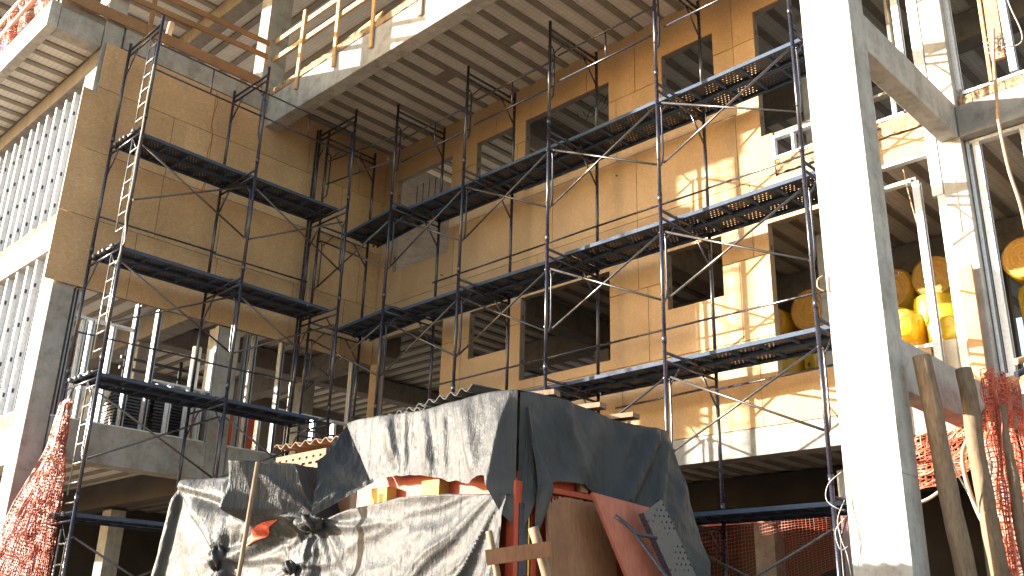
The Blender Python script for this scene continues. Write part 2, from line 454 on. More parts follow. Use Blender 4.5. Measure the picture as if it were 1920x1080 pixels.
# ceilings: pale infill panels between concrete joists
def ceiling(x0, x1, y0, y1, z, along, step, first, depth=.035, w=.125, blocks=()):
    m = MB(); m.box(x0, x1, y0, y1, z, z+.015); m.m = 1
    if along == 'Y':
        x = first
        while x < x1 - w/2:
            if x > x0 + w/2: m.box(x-w/2, x+w/2, y0+.002, y1-.002, z-depth, z-.002)
            x += step
    else:
        y = first
        while y < y1 - w/2:
            if y > y0 + w/2: m.box(x0+.002, x1-.002, y-w/2, y+w/2, z-depth, z-.002)
            y += step
    for (bx, by) in blocks:
        m.box(bx-.15, bx+.15, by-.13, by+.13, z-.03, z-.003)
    return m.build('joist_ceiling', [M['eps'], M['rib']], bld)
ceiling(XW+.02, -3.6, 8.915, YW-.002, 10.30, 'Y', .4315, -15.53, blocks=((-12.3,10.42),(-10.55,10.4)))
ceiling(-15.6, 2.5, YW+.14, 20, 10.28, 'Y', .4315, -15.3)
ceiling(-24, -15.86, 4.46, 5.235, 9.90, 'Y', .43, -23.6)
ceiling(-15.6, 2.5, 12.06, 20, 6.44, 'Y', .4315, -15.3)
ceiling(-24, -16.06, 5.62, 20, 6.44, 'X', .43, 5.9)
ceiling(-24, -16.06, 5.58, 20, 2.96, 'X', .43, 5.9)
ceiling(-16.0, 2.5, 12.06, 20, 2.96, 'Y', .43, -15.3)
ceiling(-24, -3.7, 4.4, 8.6, 14.05, 'Y', .62, -23.6, .06, .15)
ceiling(-24, 2.5, 8.95, 20, 14.05, 'X', .62, 9.5, .06, .15)
conc('concrete_beam', [(-24,-3.7,8.60,8.95,13.62,14.04)], 'conc_dark')
conc('concrete_beam', [(-15.3,2.5,14.9,15.3,9.72,10.24), (-12.4,-12.0,12.0,14.9,9.8,10.24)], 'conc_dark')
conc('concrete_beam', [(-15.3,2.5,14.9,15.3,5.9,6.4), (-12.4,-12.0,12.1,14.9,5.95,6.4), (-8.9,-8.5,12.1,14.9,5.95,6.4)], 'conc_dark')
conc('concrete_beam', [(-23,-16.1,8.3,8.7,5.86,6.38), (-19.6,-19.2,8.72,19,5.9,6.38), (-23,-16.1,12.4,12.8,5.86,6.38)], 'conc_dark')
conc('concrete_beam', [(-23,-16.1,8.3,8.7,2.45,2.92)], 'deep_shade')
conc('concrete_beam', [(-15.6,2.5,14.9,15.3,2.4,2.92)], 'deep_shade')
for (x, y) in ((-19.4,8.5), (-19.4,12.6), (-12.2,15.1), (-8.7,15.1), (-5,15.1), (-15.9,15.1), (-5.9,12.6)):
    conc('concrete_column', [(x-.19,x+.19,y-.16,y+.16,-.5,2.39), (x-.19,x+.19,y-.16,y+.16,3.2,5.85), (x-.19,x+.19,y-.16,y+.16,6.7,9.7)], 'conc')
# inner block walls
m = MB(); m.box(-24,4,19.6,19.8,-.5,3.0); m.build('block_wall', M['deep_shade'], bld)
m = MB(); m.box(-23.6,-23.4,5.7,19.6,-.5,3.0); m.build('block_wall', M['deep_shade'], bld)
m = MB(); m.box(-9.8,3.9,16.0,16.15,-.5,2.9); m.build('block_wall', M['deep_shade'], bld)
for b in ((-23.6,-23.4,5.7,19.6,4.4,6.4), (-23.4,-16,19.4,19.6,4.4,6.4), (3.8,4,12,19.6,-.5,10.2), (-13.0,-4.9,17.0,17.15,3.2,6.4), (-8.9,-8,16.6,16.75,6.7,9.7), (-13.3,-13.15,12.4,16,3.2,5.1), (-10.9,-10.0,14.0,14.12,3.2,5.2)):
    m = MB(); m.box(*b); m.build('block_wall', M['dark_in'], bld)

# ------------------------------------------------------------------ steel studs of the building
def stud(x0, x1, y0, y1, z0, z1, mat='galv', name='steel_stud'):
    """C section open towards +X"""
    m = MB(); t = .006
    m.box(x0, x1, y0, y0+t, z0, z1); m.box(x0, x1, y1-t, y1, z0, z1); m.box(x0, x0+t, y0+t, y1-t, z0, z1)
    m.box(x1-t, x1, y0+t, y0+.022, z0, z1); m.box(x1-t, x1, y1-.022, y1-t, z0, z1)
    m.m = 1
    z = z0 + .38
    while z < z1 - .2:
        m.box(x0+.006, x0+.0075, (y0+y1)/2-.018, (y0+y1)/2+.018, z, z+.075); z += .62
    return m.build(name, [M[mat], M['steel_dark']], bld)
def rail(x0, x1, y0, y1, z0, z1): 
    m = MB(); m.box(x0, x1, y0, y1, z0, z1); return m.build('steel_rail', M['galv'], bld)
# front face of the wing
x = -16.30; k = 0
while x > -22.6:
    o = stud(x-.055, x, 5.30, 5.42, 6.72, 9.40); o.rotation_euler.y = 0; o.location.y = random.uniform(-.012,.012); k += 1
    x -= .425 + random.uniform(-.03,.03)
rail(-23, -16.24, 5.29, 5.43, 6.68, 6.715)
x = -16.36
while x > -21.5:
    o = stud(x-.055, x, 5.30, 5.42, 3.38, 6.10); o.location.y = random.uniform(-.012,.012); x -= .47 + random.uniform(-.03,.03)
rail(-23, -16.24, 5.29, 5.43, 3.345, 3.375)
# wing opening towards the court, below the boards
S = XW - .05
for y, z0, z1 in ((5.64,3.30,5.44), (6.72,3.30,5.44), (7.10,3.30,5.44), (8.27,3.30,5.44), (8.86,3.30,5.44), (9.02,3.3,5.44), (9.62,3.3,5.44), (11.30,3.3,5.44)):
    stud(S-.12, S, y, y+.075, z0, z1, 'galv_shade')
for y, z1 in ((6.36,4.95), (6.0,4.95), (5.86,4.95), (7.52,4.16), (7.86,4.16), (8.10,4.16), (9.30,4.1), (9.95,4.12), (10.5,4.1), (10.98,4.1)):
    stud(S-.12, S, y, y+.06, 3.30, z1)
for y0, y1, z in ((5.62,8.28,3.262), (8.74,11.65,3.262), (5.72,6.72,4.95), (7.18,8.26,4.16), (9.7,11.3,4.12)):
    rail(S-.125, S+.004, y0, y1, z, z+.036)
# right-hand bays of the rear wall
for x0, x1, z0, z1 in ((-4.30,-4.21,6.92,10.25), (-4.09,-3.955,5.58,10.25), (-3.612,-3.545,6.95,10.25), (-2.95,-2.865,6.95,10.25), (-2.1,-2.02,6.95,10.25),
                       (-4.33,-4.24,3.30,5.86), (-4.03,-3.93,3.25,5.57), (-3.60,-3.56,3.15,6.19), (-3.52,-3.44,3.15,6.19), (-2.96,-2.87,3.15,6.19), (-2.2,-2.1,3.15,6.19)):
    stud(x0, x1, YW-.005, YW+.09, z0, z1)
for x0, x1, z in ((-6.27,-4.32,6.875), (-6.27,-5.45,7.22), (-3.54,1.5,6.86), (-3.55,1.5,3.10), (-4.78,-4.10,6.18), (-4.75,-4.34,5.87), (-3.55,1.5,6.14)):
    rail(x0, x1, YW-.012, YW+.085, z, z+.045)
for x in (-6.27, -5.96, -5.62, -4.76, -4.46): rail(x, x+.035, YW-.008, YW+.08, 6.925, 7.215)
# conduit ends and anchor marks left in the boards
m = MB()
for px_, pz in ((-13.6,6.9),(-9.2,7.6),(-13.1,5.6),(-11.2,4.0)): m.tube([(px_,YW-.03,pz),(px_+.01,YW+.01,pz)], .012, 6)
m.build('anchor_bolt', M['steel_dark'], bld)

# ------------------------------------------------------------------ scaffolds
HDR = [1.67, 3.75, 5.83, 7.89, 9.86]        # header heights of the frames
W = 1.22
def frame_mesh(h0, h1, d, tall=True):
    """one welded frame: two posts, double header, knee and hand loop; d = direction from outer to inner post"""
    m = MB(); r = .0275; d = V(d)
    P = lambda s, z: d*s + V((0,0,z))
    m.tube([P(0,h0), P(0,h1)], r, 10); m.tube([P(W,h0), P(W,h1)], r, 10)
    m.tube([P(0,h0-.02), P(0,h0+.10)], r*1.22, 10); m.tube([P(W,h0-.02), P(W,h0+.10)], r*1.22, 10)   # couplers
    hz = h1 - .15
    m.tube([P(0,hz), P(W,hz)], .022, 8); m.tube([P(0,hz-.12), P(W,hz-.12)], .020, 8)
    m.tube([P(W-.36,hz-.12), P(W,hz-.55)], .016, 6)
    m.tube([P(.36,hz-.12), P(.11,hz-.42)], .012, 6)
    if tall:
        m.tube([P(0,hz-.40), P(.05,hz-.33), P(.09,hz-.36), P(.105,hz-.46), P(.105,hz-1.15), P(.085,hz-1.28), P(0,hz-1.40)], .015, 6)
        for z in (hz-.36, hz-1.28): m.tube([P(-.045,z), P(.03,z)], .011, 6)
    return m

def plank(name, L, parent):
    m = MB(); w = .405
    m.box(-L/2, L/2, -w/2, w/2, -.004, 0)
    m.m = 1
    m.box(-L/2, L/2, -w/2-.003, -w/2, -.055, .0); m.box(-L/2, L/2, w/2, w/2+.003, -.055, .0)
    m.box(-L/2, L/2, -w/2, -w/2+.03, -.056, -.053); m.box(-L/2, L/2, w/2-.03, w/2, -.056, -.053)
    for k in range(-2, 3):
        x = k*L/5; m.box(x-.014, x+.014, -w/2, w/2, -.04, -.0045)
    for s in (-1, 1):
        for y in (-.13, .13): m.bar((s*L/2, y, -.02), (s*(L/2+.045), y, -.025), .03, .035)
    return m

def brace_mesh(a, b):
    m = MB(); a, b = V(a), V(b); d = (b-a).normalized()
    m.tube([a, b], .0165, 8); return m

# --- rear scaffold, along the rear wall
sc1 = empty('scaffold', (-10.5, 10.8, -.42), 'long navy steel scaffold with three tiers of perforated decks along the rear board wall', 'scaffold')
base = sc1.location
FX = [(-15.36,9.93), (-13.41,10.19), (-11.41,10.20), (-9.39,10.20), (-7.245,10.20), (-5.06,10.20), (-4.46,10.9)]
proto = None
lev = [(-.42, 1.82)] + [(HDR[i]+.15, HDR[i+1]+.15) for i in range(4)]
protos = [frame_mesh(0, b-a, (0,1,0)).build('scaffold_frame', M['steel'], sc1, (0,0,0)) for a, b in lev]
for o in protos: 
    o.data.transform(Matrix.Translation(base))
first = [True]*len(protos)
def place(protos, lev, sc, x, y, levels=None, cut=0):
    for i, (a, b) in enumerate(lev):
        if levels is not None and i not in levels: continue
        loc = V((x, y, a)) - sc.location
        if first_flags[sc.name][i]: protos[i].location = loc; first_flags[sc.name][i] = False
        else: dup(protos[i], sc, loc)
first_flags = {sc1.name: [True]*5}
for x, y in FX[:6]: place(protos, lev, sc1, x, y)
# decks: two planks side by side in every bay
DY = [(10.77, 11.075), ]
pl = plank('deck_plank', 2.06, sc1)
p0 = pl.build('deck_plank', [M['perf'], M['deck_edge']], sc1, (0,0,0)); p0.data.transform(Matrix.Translation(base))
# lip facing the street is lighter, worn paint
used = [False]
def put_plank(proto, sc, x, y, z, rz=0, flag=used, sx=1):
    loc = V((x, y, z)) - sc.location
    o = proto if not flag[0] else dup(proto, sc, loc)
    flag[0] = True; o.location = loc; o.rotation_euler = (random.uniform(-.006,.006), random.uniform(-.006,.006), rz)
    o.scale = (sx, 1, 1)
    return o
bays1 = [(-14.40, 10.68), (-12.41, 10.83), (-10.40, 10.83), (-8.32, 10.83), (-6.15, 10.83)]
for li, zz in enumerate((1.70, 3.79, 5.87, 7.93)):
    for bi, (bx, by) in enumerate(bays1):
        if li == 1 and bi < 2: continue
        if li == 0 and bi < 3: continue
        sx = [.97, .99, 1.0, 1.03, 1.06][bi]
        dy = random.uniform(-.03, .03); dz = .012*((bi) % 2) + random.uniform(-.006, .006)
        rz = -.10 if bi == 0 else random.uniform(-.006, .006)
        for k in (0, 1): put_plank(p0, sc1, bx, by + dy + k*.425, zz + dz, rz, used, sx)
    if li >= 1:
        for k in (0, 1): put_plank(p0, sc1, -4.83, 10.82 + k*.425, zz + .02, 0, used, .20)
# cross braces on the street side
def braces(sc, pts, along, off):
    """pts: outer posts in order; one X per bay and level"""
    for i in range(len(pts)-1):
        a, b = V((*pts[i], 0)), V((*pts[i+1], 0)); d = (b-a).normalized()
        a2, b2 = a + d*.05 + V(off), b - d*.05 + V(off)
        for h in (1.67, 3.75, 5.83, 7.89):
            for s in (0, 1):
                z0, z1 = (h-.34, h-1.32) if s == 0 else (h-1.32, h-.34)
                o2 = V(off)*(.55 if s else 0)
                brace_mesh(a2 + V((0,0,z0)) + o2, b2 + V((0,0,z1)) + o2).build('cross_brace', M['brace'], sc)
braces(sc1, FX[:6], 'X', (0,.03,0))
# inner rails and top guard panels
def railm(sc, pts, r=.0165, name='guard_rail'):
    m = MB(); m.tube(pts, r, 6); return m.build(name, M['steel'], sc)
for (xa, xb) in ((-13.45,-11.38), (-11.38,-9.37), (-9.37,-7.22), (-7.22,-4.5)):
    railm(sc1, [(xa,11.36,6.58+random.uniform(-.02,.02)), (xb,11.36,6.58+random.uniform(-.02,.02))])
    railm(sc1, [(xa,11.36,4.52), (xb,11.36,4.53)])
for (xa, xb) in ((-9.0,-7.22), (-7.22,-5.1)): railm(sc1, [(xa,11.36,3.47), (xb,11.36,3.52)])
def guard(sc, p, q, z1, z0):
    p, q = V(p), V(q); mid = (p+q)/2; U = V((0,0,1)); m = MB()
    m.tube([p+U*z1, q+U*z1], .0165, 6); m.tube([p+U*z0, q+U*z0], .0165, 6); m.tube([mid+U*z0, mid+U*z1], .0145, 6)
    return m.build('guard_panel', M['steel'], sc)
for i in range(5):
    (xa, ya), (xb, yb) = FX[i], FX[i+1]
    if i == 0: continue
    guard(sc1, (xa+.1, ya+.1, 0), (xb-.02, yb+.1, 0), 9.20 + .045*i, 8.70 + .045*i)
guard(sc1, (-15.30,9.95,0), (-13.44,10.2,0), 9.32, 8.80)

# --- side scaffold, along the wing
sc2 = empty('scaffold', (-14.8, 7.7, -.42), 'shorter navy steel scaffold with a climbing ladder along the shaded wing wall', 'scaffold')
XO = -14.18
lev2 = lev
protos2 = [frame_mesh(0, b-a, (-1,0,0)).build('scaffold_frame', M['steel'], sc2, (0,0,0)) for a, b in lev2]
for o in protos2: o.data.transform(Matrix.Translation(sc2.location))
first_flags[sc2.name] = [True]*5
# (both scaffolds have unique object names, so the flags do not clash)
FY = [5.64, 7.74, 9.75]
for y in FY: place(protos2, lev2, sc2, XO, y)
pl2 = plank('deck_plank', 2.08, sc2).build('deck_plank', [M['perf'], M['deck_edge']], sc2, (0,0,0)); pl2.data.transform(Matrix.Translation(sc2.location))
used2 = [False]
for li, zz in enumerate((1.70, 3.79, 5.87, 7.93)):
    for bi, by in enumerate((6.69, 8.74)):
        for k in (0, 1):
            put_plank(pl2, sc2, XO - .53 - k*.425 + random.uniform(-.015,.015), by, zz + .012*bi, math.pi/2 + random.uniform(-.006,.006), used2, 1.0 if bi == 0 else .99)
braces(sc2, [(XO, y) for y in FY], 'Y', (-.03,0,0))
for (ya, yb) in ((5.66,7.80), (7.76,9.78)):
    railm(sc2, [(XO-W+.04, ya, 6.60), (XO-W+.04, yb, 6.63)]); railm(sc2, [(XO-W+.04, ya, 4.58), (XO-W+.04, yb, 4.60)])
    guard(sc2, (XO-.1, ya, 0), (XO-.1, yb, 0), 9.52, 9.02)
# climbing ladder welded into the end frame
lad = MB(); lx = XO - .36
lad.tube([(lx,5.64,-.3), (lx,5.64,1.45)], .014, 6)
for h in HDR[1:]: lad.tube([(lx,5.64,h-1.82), (lx,5.64,h-.14)], .014, 6)
ladder = lad.build('ladder', M['rung'], sc2)
z = .1
while z < 9.75:
    if min(abs(z - h) for h in HDR) > .12 and min(abs(z - h + .12) for h in HDR) > .1:
        m = MB(); m.tube([(lx, 5.64, z), (XO, 5.64, z)], .0135, 8); m.build('rung', M['rung'], ladder)
    z += .285
for h in HDR[:4]:
    for dx in (.30, .62, .76, .98):
        m = MB(); m.tube([(XO-dx, 5.60, h+.02), (XO-dx, 5.60, h-.045)], .026, 6); m.build('deck_hook', M['rung'], sc2)
# extra lone standard between the two scaffolds
m = MB(); m.tube([(-15.30,9.62,-.42), (-15.30,9.62,9.9)], .0235, 8); m.build('standard', M['steel'], sc2)
# rope and wire
def rope(name, pts, r, mat, label, cat, group=None):
    m = MB(); m.tube(pts, r, 6); return tag(m.build(name, M[mat], None), label, cat, group)
def sag(p, q, s, n=14, wob=0.):
    p, q = V(p), V(q); out = []
    for i in range(n+1):
        t = i/n; c = p.lerp(q, t) - V((0,0,1))*s*4*t*(1-t)
        if wob: c = c + V((noise.noise(c*3), noise.noise(c*3+V((5,0,0))), noise.noise(c*3+V((0,9,0)))))*wob
        out.append(c)
    return out
rope('rope', [(-14.13,5.60,9.0)] + [(-14.12+.01*math.sin(i*1.3), 5.59, 9.0 - i*.2) for i in range(1, 15)] +
     [(-14.08,5.60,6.0), (-14.04,5.6,5.8), (-14.08,5.6,5.72), (-14.11,5.6,5.85), (-14.13,5.59,6.05), (-14.06,5.58,5.6), (-14.10,5.58,5.45), (-14.16,5.58,5.42)], .011, 'rope',
     'pale rope hanging down the laddered scaffold post and knotted at its middle deck', 'rope')
rope('wire', sag((-14.35,9.2,5.75), (-15.3,9.75,7.1), .25), .006, 'cable', 'thin dark wire sagging across the wing boards between two scaffold decks', 'wire')

# ------------------------------------------------------------------ timber edge protection on the upper floor
def gr(name, loc, label, posts, rails, mat='timber'):
    t = empty(name, loc, label, 'guardrail')
    for p, q in posts:
        m = MB(); m.bar(p, q, .085, .035, (0,1,0) if abs(p[1]-8.6) < .6 else (1,0,0)); m.build('post', M[mat], t)
    for p, q in rails:
        m = MB(); m.bar(p, q, .035, .11); m.build('rail', M[mat], t)
    return t
gr('guardrail', (-12, 8.58, 10.2), 'sunlit fresh timber guardrail above the big concrete beam',
   [((-14.62,8.585,10.12), (-14.60,8.585,11.95)), ((-13.38,8.585,10.08), (-13.42,8.585,12.3)), ((-12.24,8.585,9.98), (-12.28,8.585,12.3)), ((-10.9,8.585,10.0),(-10.95,8.585,12.1)), ((-9.5,8.585,10.0),(-9.5,8.585,12.1))],
   [((-15.9,8.63,11.72), (-9.3,8.63,11.66)), ((-15.9,8.64,11.30), (-9.3,8.63,11.22))])
gr('guardrail', (-15.6, 7, 10.46), 'brown timber guardrail in the shade along the wing roof edge',
   [((-15.62,6.0,10.46), (-15.62,6.0,11.6))],
   [((-15.60,4.6,11.02), (-15.60,8.44,11.22)), ((-15.60,4.6,11.36), (-15.60,8.44,11.54))], 'timber_x')
m = MB(); m.bar((-15.63,4.4,10.56), (-15.63,8.42,10.60), .03, .22)
tag(m.build('formwork_board', M['timber_x'], None), 'long brown toe board lying along the wing roof edge', 'board')
for i, (x0, x1, z0, z1, lab) in enumerate(((-15.5,-14.1,10.46,10.62,'short orange formwork panel leaning inward beside the upper column foot'),
                                           (-14.2,-12.3,10.5,10.92,'wide orange formwork panel behind the middle of the sunlit guardrail'),
                                           (-12.2,-9.4,10.52,11.0,'orange formwork panel at the right end of the sunlit guardrail'))):
    m = MB(); m.bar((x0,8.80,z0+.10), (x1,8.78,z0+.24), .03, z1-z0, (0,.35,1))
    tag(m.build('formwork_board', M['ply_o'], None), lab, 'panel', 'formwork panels on the roof edge')
m = MB()
def me(u, v):
    x = lerp(-15.6, -9.3, u); z = lerp(10.38, 10.52, v)
    return V((x, 8.60 + .02*noise.noise(V((x*9, z*12, 0))), z + (.03*noise.noise(V((x*5, 1, 7))) if v > .5 else 0)))
m.grid(me, 140, 6); m.build('slab_edge', M['edge'], bld)
# window of the far flat seen under the upper ceiling and a lit tube beside it
m = MB(); m.tube([(-15.9,6.45,10.55), (-15.9,6.5,11.15)], .06, 10)
tag(m.build('timber_stake', M['cream'], None), 'short sunlit round stake standing behind the brown roof rail', 'stake')
m = MB(); m.box(-17.2,-17.15,7.2,7.9,10.95,11.35); m.m = 1
for k in range(5): m.box(-17.149,-17.12,7.22+k*.14,7.27+k*.14,10.55,10.93)
tag(m.build('crate', [M['white'], M['galv']], None), 'white slatted crate standing on the upper floor behind the brown rail', 'crate')

# ------------------------------------------------------------------ the shed under plastic sheets
def n3(x, y, z): return noise.noise(V((x, y, z)))
def crease(x, z, a, b, h, wl, wr, taper=True):
    """height of a fold running from a to b in the (x, z) plane; steep on one side"""
    ax, az = a; bx, bz = b; L = math.hypot(bx-ax, bz-az); dx, dz = (bx-ax)/L, (bz-az)/L
    s = (x-ax)*dx + (z-az)*dz; t = -(x-ax)*dz + (z-az)*dx
    if s < -.08 or s > L+.08: return 0.
    e = min(1, (s+.08)/.2, (L+.08-s)/.2) if taper else 1
    k = 1 - t/wl if t >= 0 else 1 + t/wr
    k = max(0, k); k = k*k*(3-2*k) if k < .85 else k
    return h*e*k
def knot(x, z, c, amp, n, R, ph=0.):
    dx, dz = x-c[0], z-c[1]; r = math.hypot(dx, dz)
    if r > R*3: return 0
    a = math.atan2(dz, dx)
    w = math.sin(n*a + ph + 2.2*n3(a*2.2, r*1.1, 3.)) 
    w = (1-abs(w))*1.6 - .5
    return amp*w*min(r/.25, 1)*math.exp(-r/R) 

_before = set(bpy.data.objects)
shed = empty('shed', (-7, 6.6, -.42), 'low site shed of red painted panels wrapped in black plastic sheeting', 'shed')
def part(name, mat, par, *boxes, bev=0.004):
    m = MB()
    for b in boxes: m.box(*b)
    o = m.build(name, M[mat], par)
    bv = o.modifiers.new('Bevel', 'BEVEL'); bv.width = bev; bv.segments = 1
    return o
part('front_panel', 'red', shed, (-7.85,-5.70,5.82,5.85,-.62,1.62))
part('front_panel', 'dark_in', shed, (-8.0,-5.64,5.87,5.90,1.30,2.0))
part('side_panel', 'red', shed, (-5.66,-5.62,5.80,7.7,-.62,1.40))
part('side_panel', 'dark_in', shed, (-5.70,-5.67,5.9,7.7,1.3,2.0))
part('corner_post', 'red', shed, (-5.66,-5.56,5.70,5.80,-.62,1.30))
part('corner_strip', 'steel_dark', shed, (-5.575,-5.545,5.745,5.835,-.62,1.12))
part('corner_strip', 'yellow', shed, (-5.55,-5.538,5.842,5.856,-.62,1.05))
part('door_frame', 'red', shed, (-5.615,-5.56,5.96,6.92,1.25,1.30), (-5.615,-5.56,5.90,5.96,-.62,1.30))
part('hinge', 'steel_dark', shed, (-5.56,-5.535,5.86,5.96,.86,.92), (-5.535,-5.52,5.88,5.93,.845,.935))
part('roof', 'ply', shed, (-8.0,-5.62,5.80,7.70,1.98,2.03))
part('end_panel', 'dark_in', shed, (-8.0,-7.9,5.85,7.7,-.62,1.98))
part('annex_panel', 'ply', shed, (-11.0,-8.0,5.9,5.94,-.62,1.66), (-11.0,-8.0,5.94,7.2,1.60,1.66))
for x in (-7.35, -6.62): part('lintel_block', 'kraft', shed, (x-.12, x+.12, 5.70, 5.82, 1.12, 1.40))
part('lintel_block', 'timber_x', shed, (-5.60,-5.545,6.0,6.09,1.30,1.44))
part('lintel_block', 'timber_x', shed, (-5.60,-5.545,6.5,6.6,1.30,1.44))

# upper sheet: front face, roof edge, flap at the left
ut = MB()
fb = [(0,.93),(.035,1.02),(.06,1.15),(.10,1.33),(.16,1.35),(.24,1.30),(.40,1.36),(.60,1.44),(.78,1.47),(1,1.47)]
def up_front(u, v):
    xt = -5.57 - u*2.38; xb = -5.57 - u*1.85
    zt = 2.06 + .03*u + .018*math.sin(u*9) + .012*n3(u*9, 0, 2); zb = interp(fb, u) + .02*n3(u*14, 0, 5)
    q = max(0., min(1., (v-.0)/.9)); z = lerp(zb, zt, q)
    x = lerp(xb, xt, q)
    d = .05*(1-q)**.6 + .02
    hang = (1-q)**.7
    # folds hanging from the roof edge
    d += (.026*hang+.006)*(1-abs(math.sin(x*5.2 + 3.2*n3(x*1.1, z*.5, 1) + z*1.6)))**1.5*(.55+.8*abs(n3(x*1.7, 2, z*.4)))
    d += .020*n3(x*3.5 + z, z*1.4, 7) + .010*n3(x*9 + z*3, z*3.0, 9) + .003*n3(x*26, z*9, 4)
    d += crease(x, z, (-6.75,2.05), (-6.55,1.45), .035, .08, .16) + crease(x, z, (-7.25,2.06), (-7.05,1.6), .04, .07, .15) + crease(x, z, (-6.2,2.0), (-5.9,1.3), .035, .2, .08) + crease(x, z, (-7.0,2.05), (-6.9,1.5), .025, .05, .07) + crease(x, z, (-6.45,2.0), (-6.35,1.4), .025, .05, .09)
    w0 = max(0., min(1., u/.07)); w0 = w0*w0*(3-2*w0); d = d*w0 + .03
    wd = .02 + .06*(1-q)**.8; hd_ = .03 + .11*(1-q)**.7
    d += hd_*(u/wd if u < wd else math.exp(-(u-wd)/.10))*(1 + .25*n3(x*3, z*3, 8))
    y = 5.74 - d
    if v > .9:
        w = (v-.9)/.1; y = lerp(5.74 - d*.3, 6.7, w); z += .02*math.sin(w*3) 
    return V((x, y, z))
ut.grid(up_front, 190, 90)
def flap(u, v):
    # hangs forward at the left end, turned out of the sun
    A, B, Cc, Dd = V((-7.93,5.70,2.09)), V((-7.40,5.68,1.46)), V((-7.82,5.30,1.12)), V((-7.86,5.34,1.66))
    p = A.lerp(B, v).lerp(Dd.lerp(Cc, v), u)
    p += V((0,-1,0))*(.05*n3(u*3, v*4, 2) + .015*n3(u*10, v*12, 5))
    return p
ut.grid(flap, 40, 40)
rb = [(0,.86),(.02,.92),(.05,1.12),(.09,1.29),(.17,1.34),(.33,1.36),(.40,1.30),(.46,1.16),(.50,.95),(.53,.55),(.6,.1),(.75,-.15),(1,-.3)]
def up_side(u, v):
    yt = 5.74 + u*2.03; yb = 5.74 + u*2.62
    zb = interp(rb, u); zt = 2.06 + .02*math.sin(u*7)
    q = min(1, v/.92); z = lerp(zb, zt, q); dep = max(0, min(1, (2.06-z)/2.3))
    y = 5.74 + u*lerp(2.03, 2.75, dep**.8)
    d = .03 + .20*dep*u + .015*(1-q)
    d += (.02 + .07*dep)*(1-abs(math.sin(y*4.0 - z*1.9 + 1.5*n3(y, z, 3))))**1.8
    d += .05*n3(y*2.2 - z, z*1.2, 11) + .012*n3(y*9 + z*6, z*7, 4)
    d += crease(y, z, (7.55,2.03), (6.95,1.2), .10, .18, .12) + crease(y, z, (7.7,2.0), (7.35,.6), .09, .15, .12) + crease(y, z, (6.25,2.0), (6.5,1.4), .05, .2, .1)
    w0 = max(0., min(1., u/.06)); w0 = w0*w0*(3-2*w0); d = d*w0 + .03
    x = -5.60 + d
    if v > .92: x = lerp(-5.60 + d*.3, -6.4, (v-.92)/.08)
    return V((x, y, z))
ut.grid(up_side, 170, 90)
# bunched tail hanging at the corner
def tail(u, v):
    z = lerp(1.92, .80, v); a = u*math.pi*1.2 - .4
    r = interp([(0,.02),(.3,.06),(.6,.15),(.75,.11),(.9,.05),(1,.012)], v)*(1 + .35*math.sin(u*17 + v*6))
    return V((-5.56 + r*math.cos(a) + .03, 5.79 + .10*v + r*math.sin(a)*.9, z))
ut.grid(tail, 60, 50)
o = ut.build('tarpaulin', M['tarp'], None, (-6.5, 6.2, .8))
tag(o, 'upper black plastic sheet wrapped over the shed roof, hanging to both sides of its corner', 'tarpaulin')

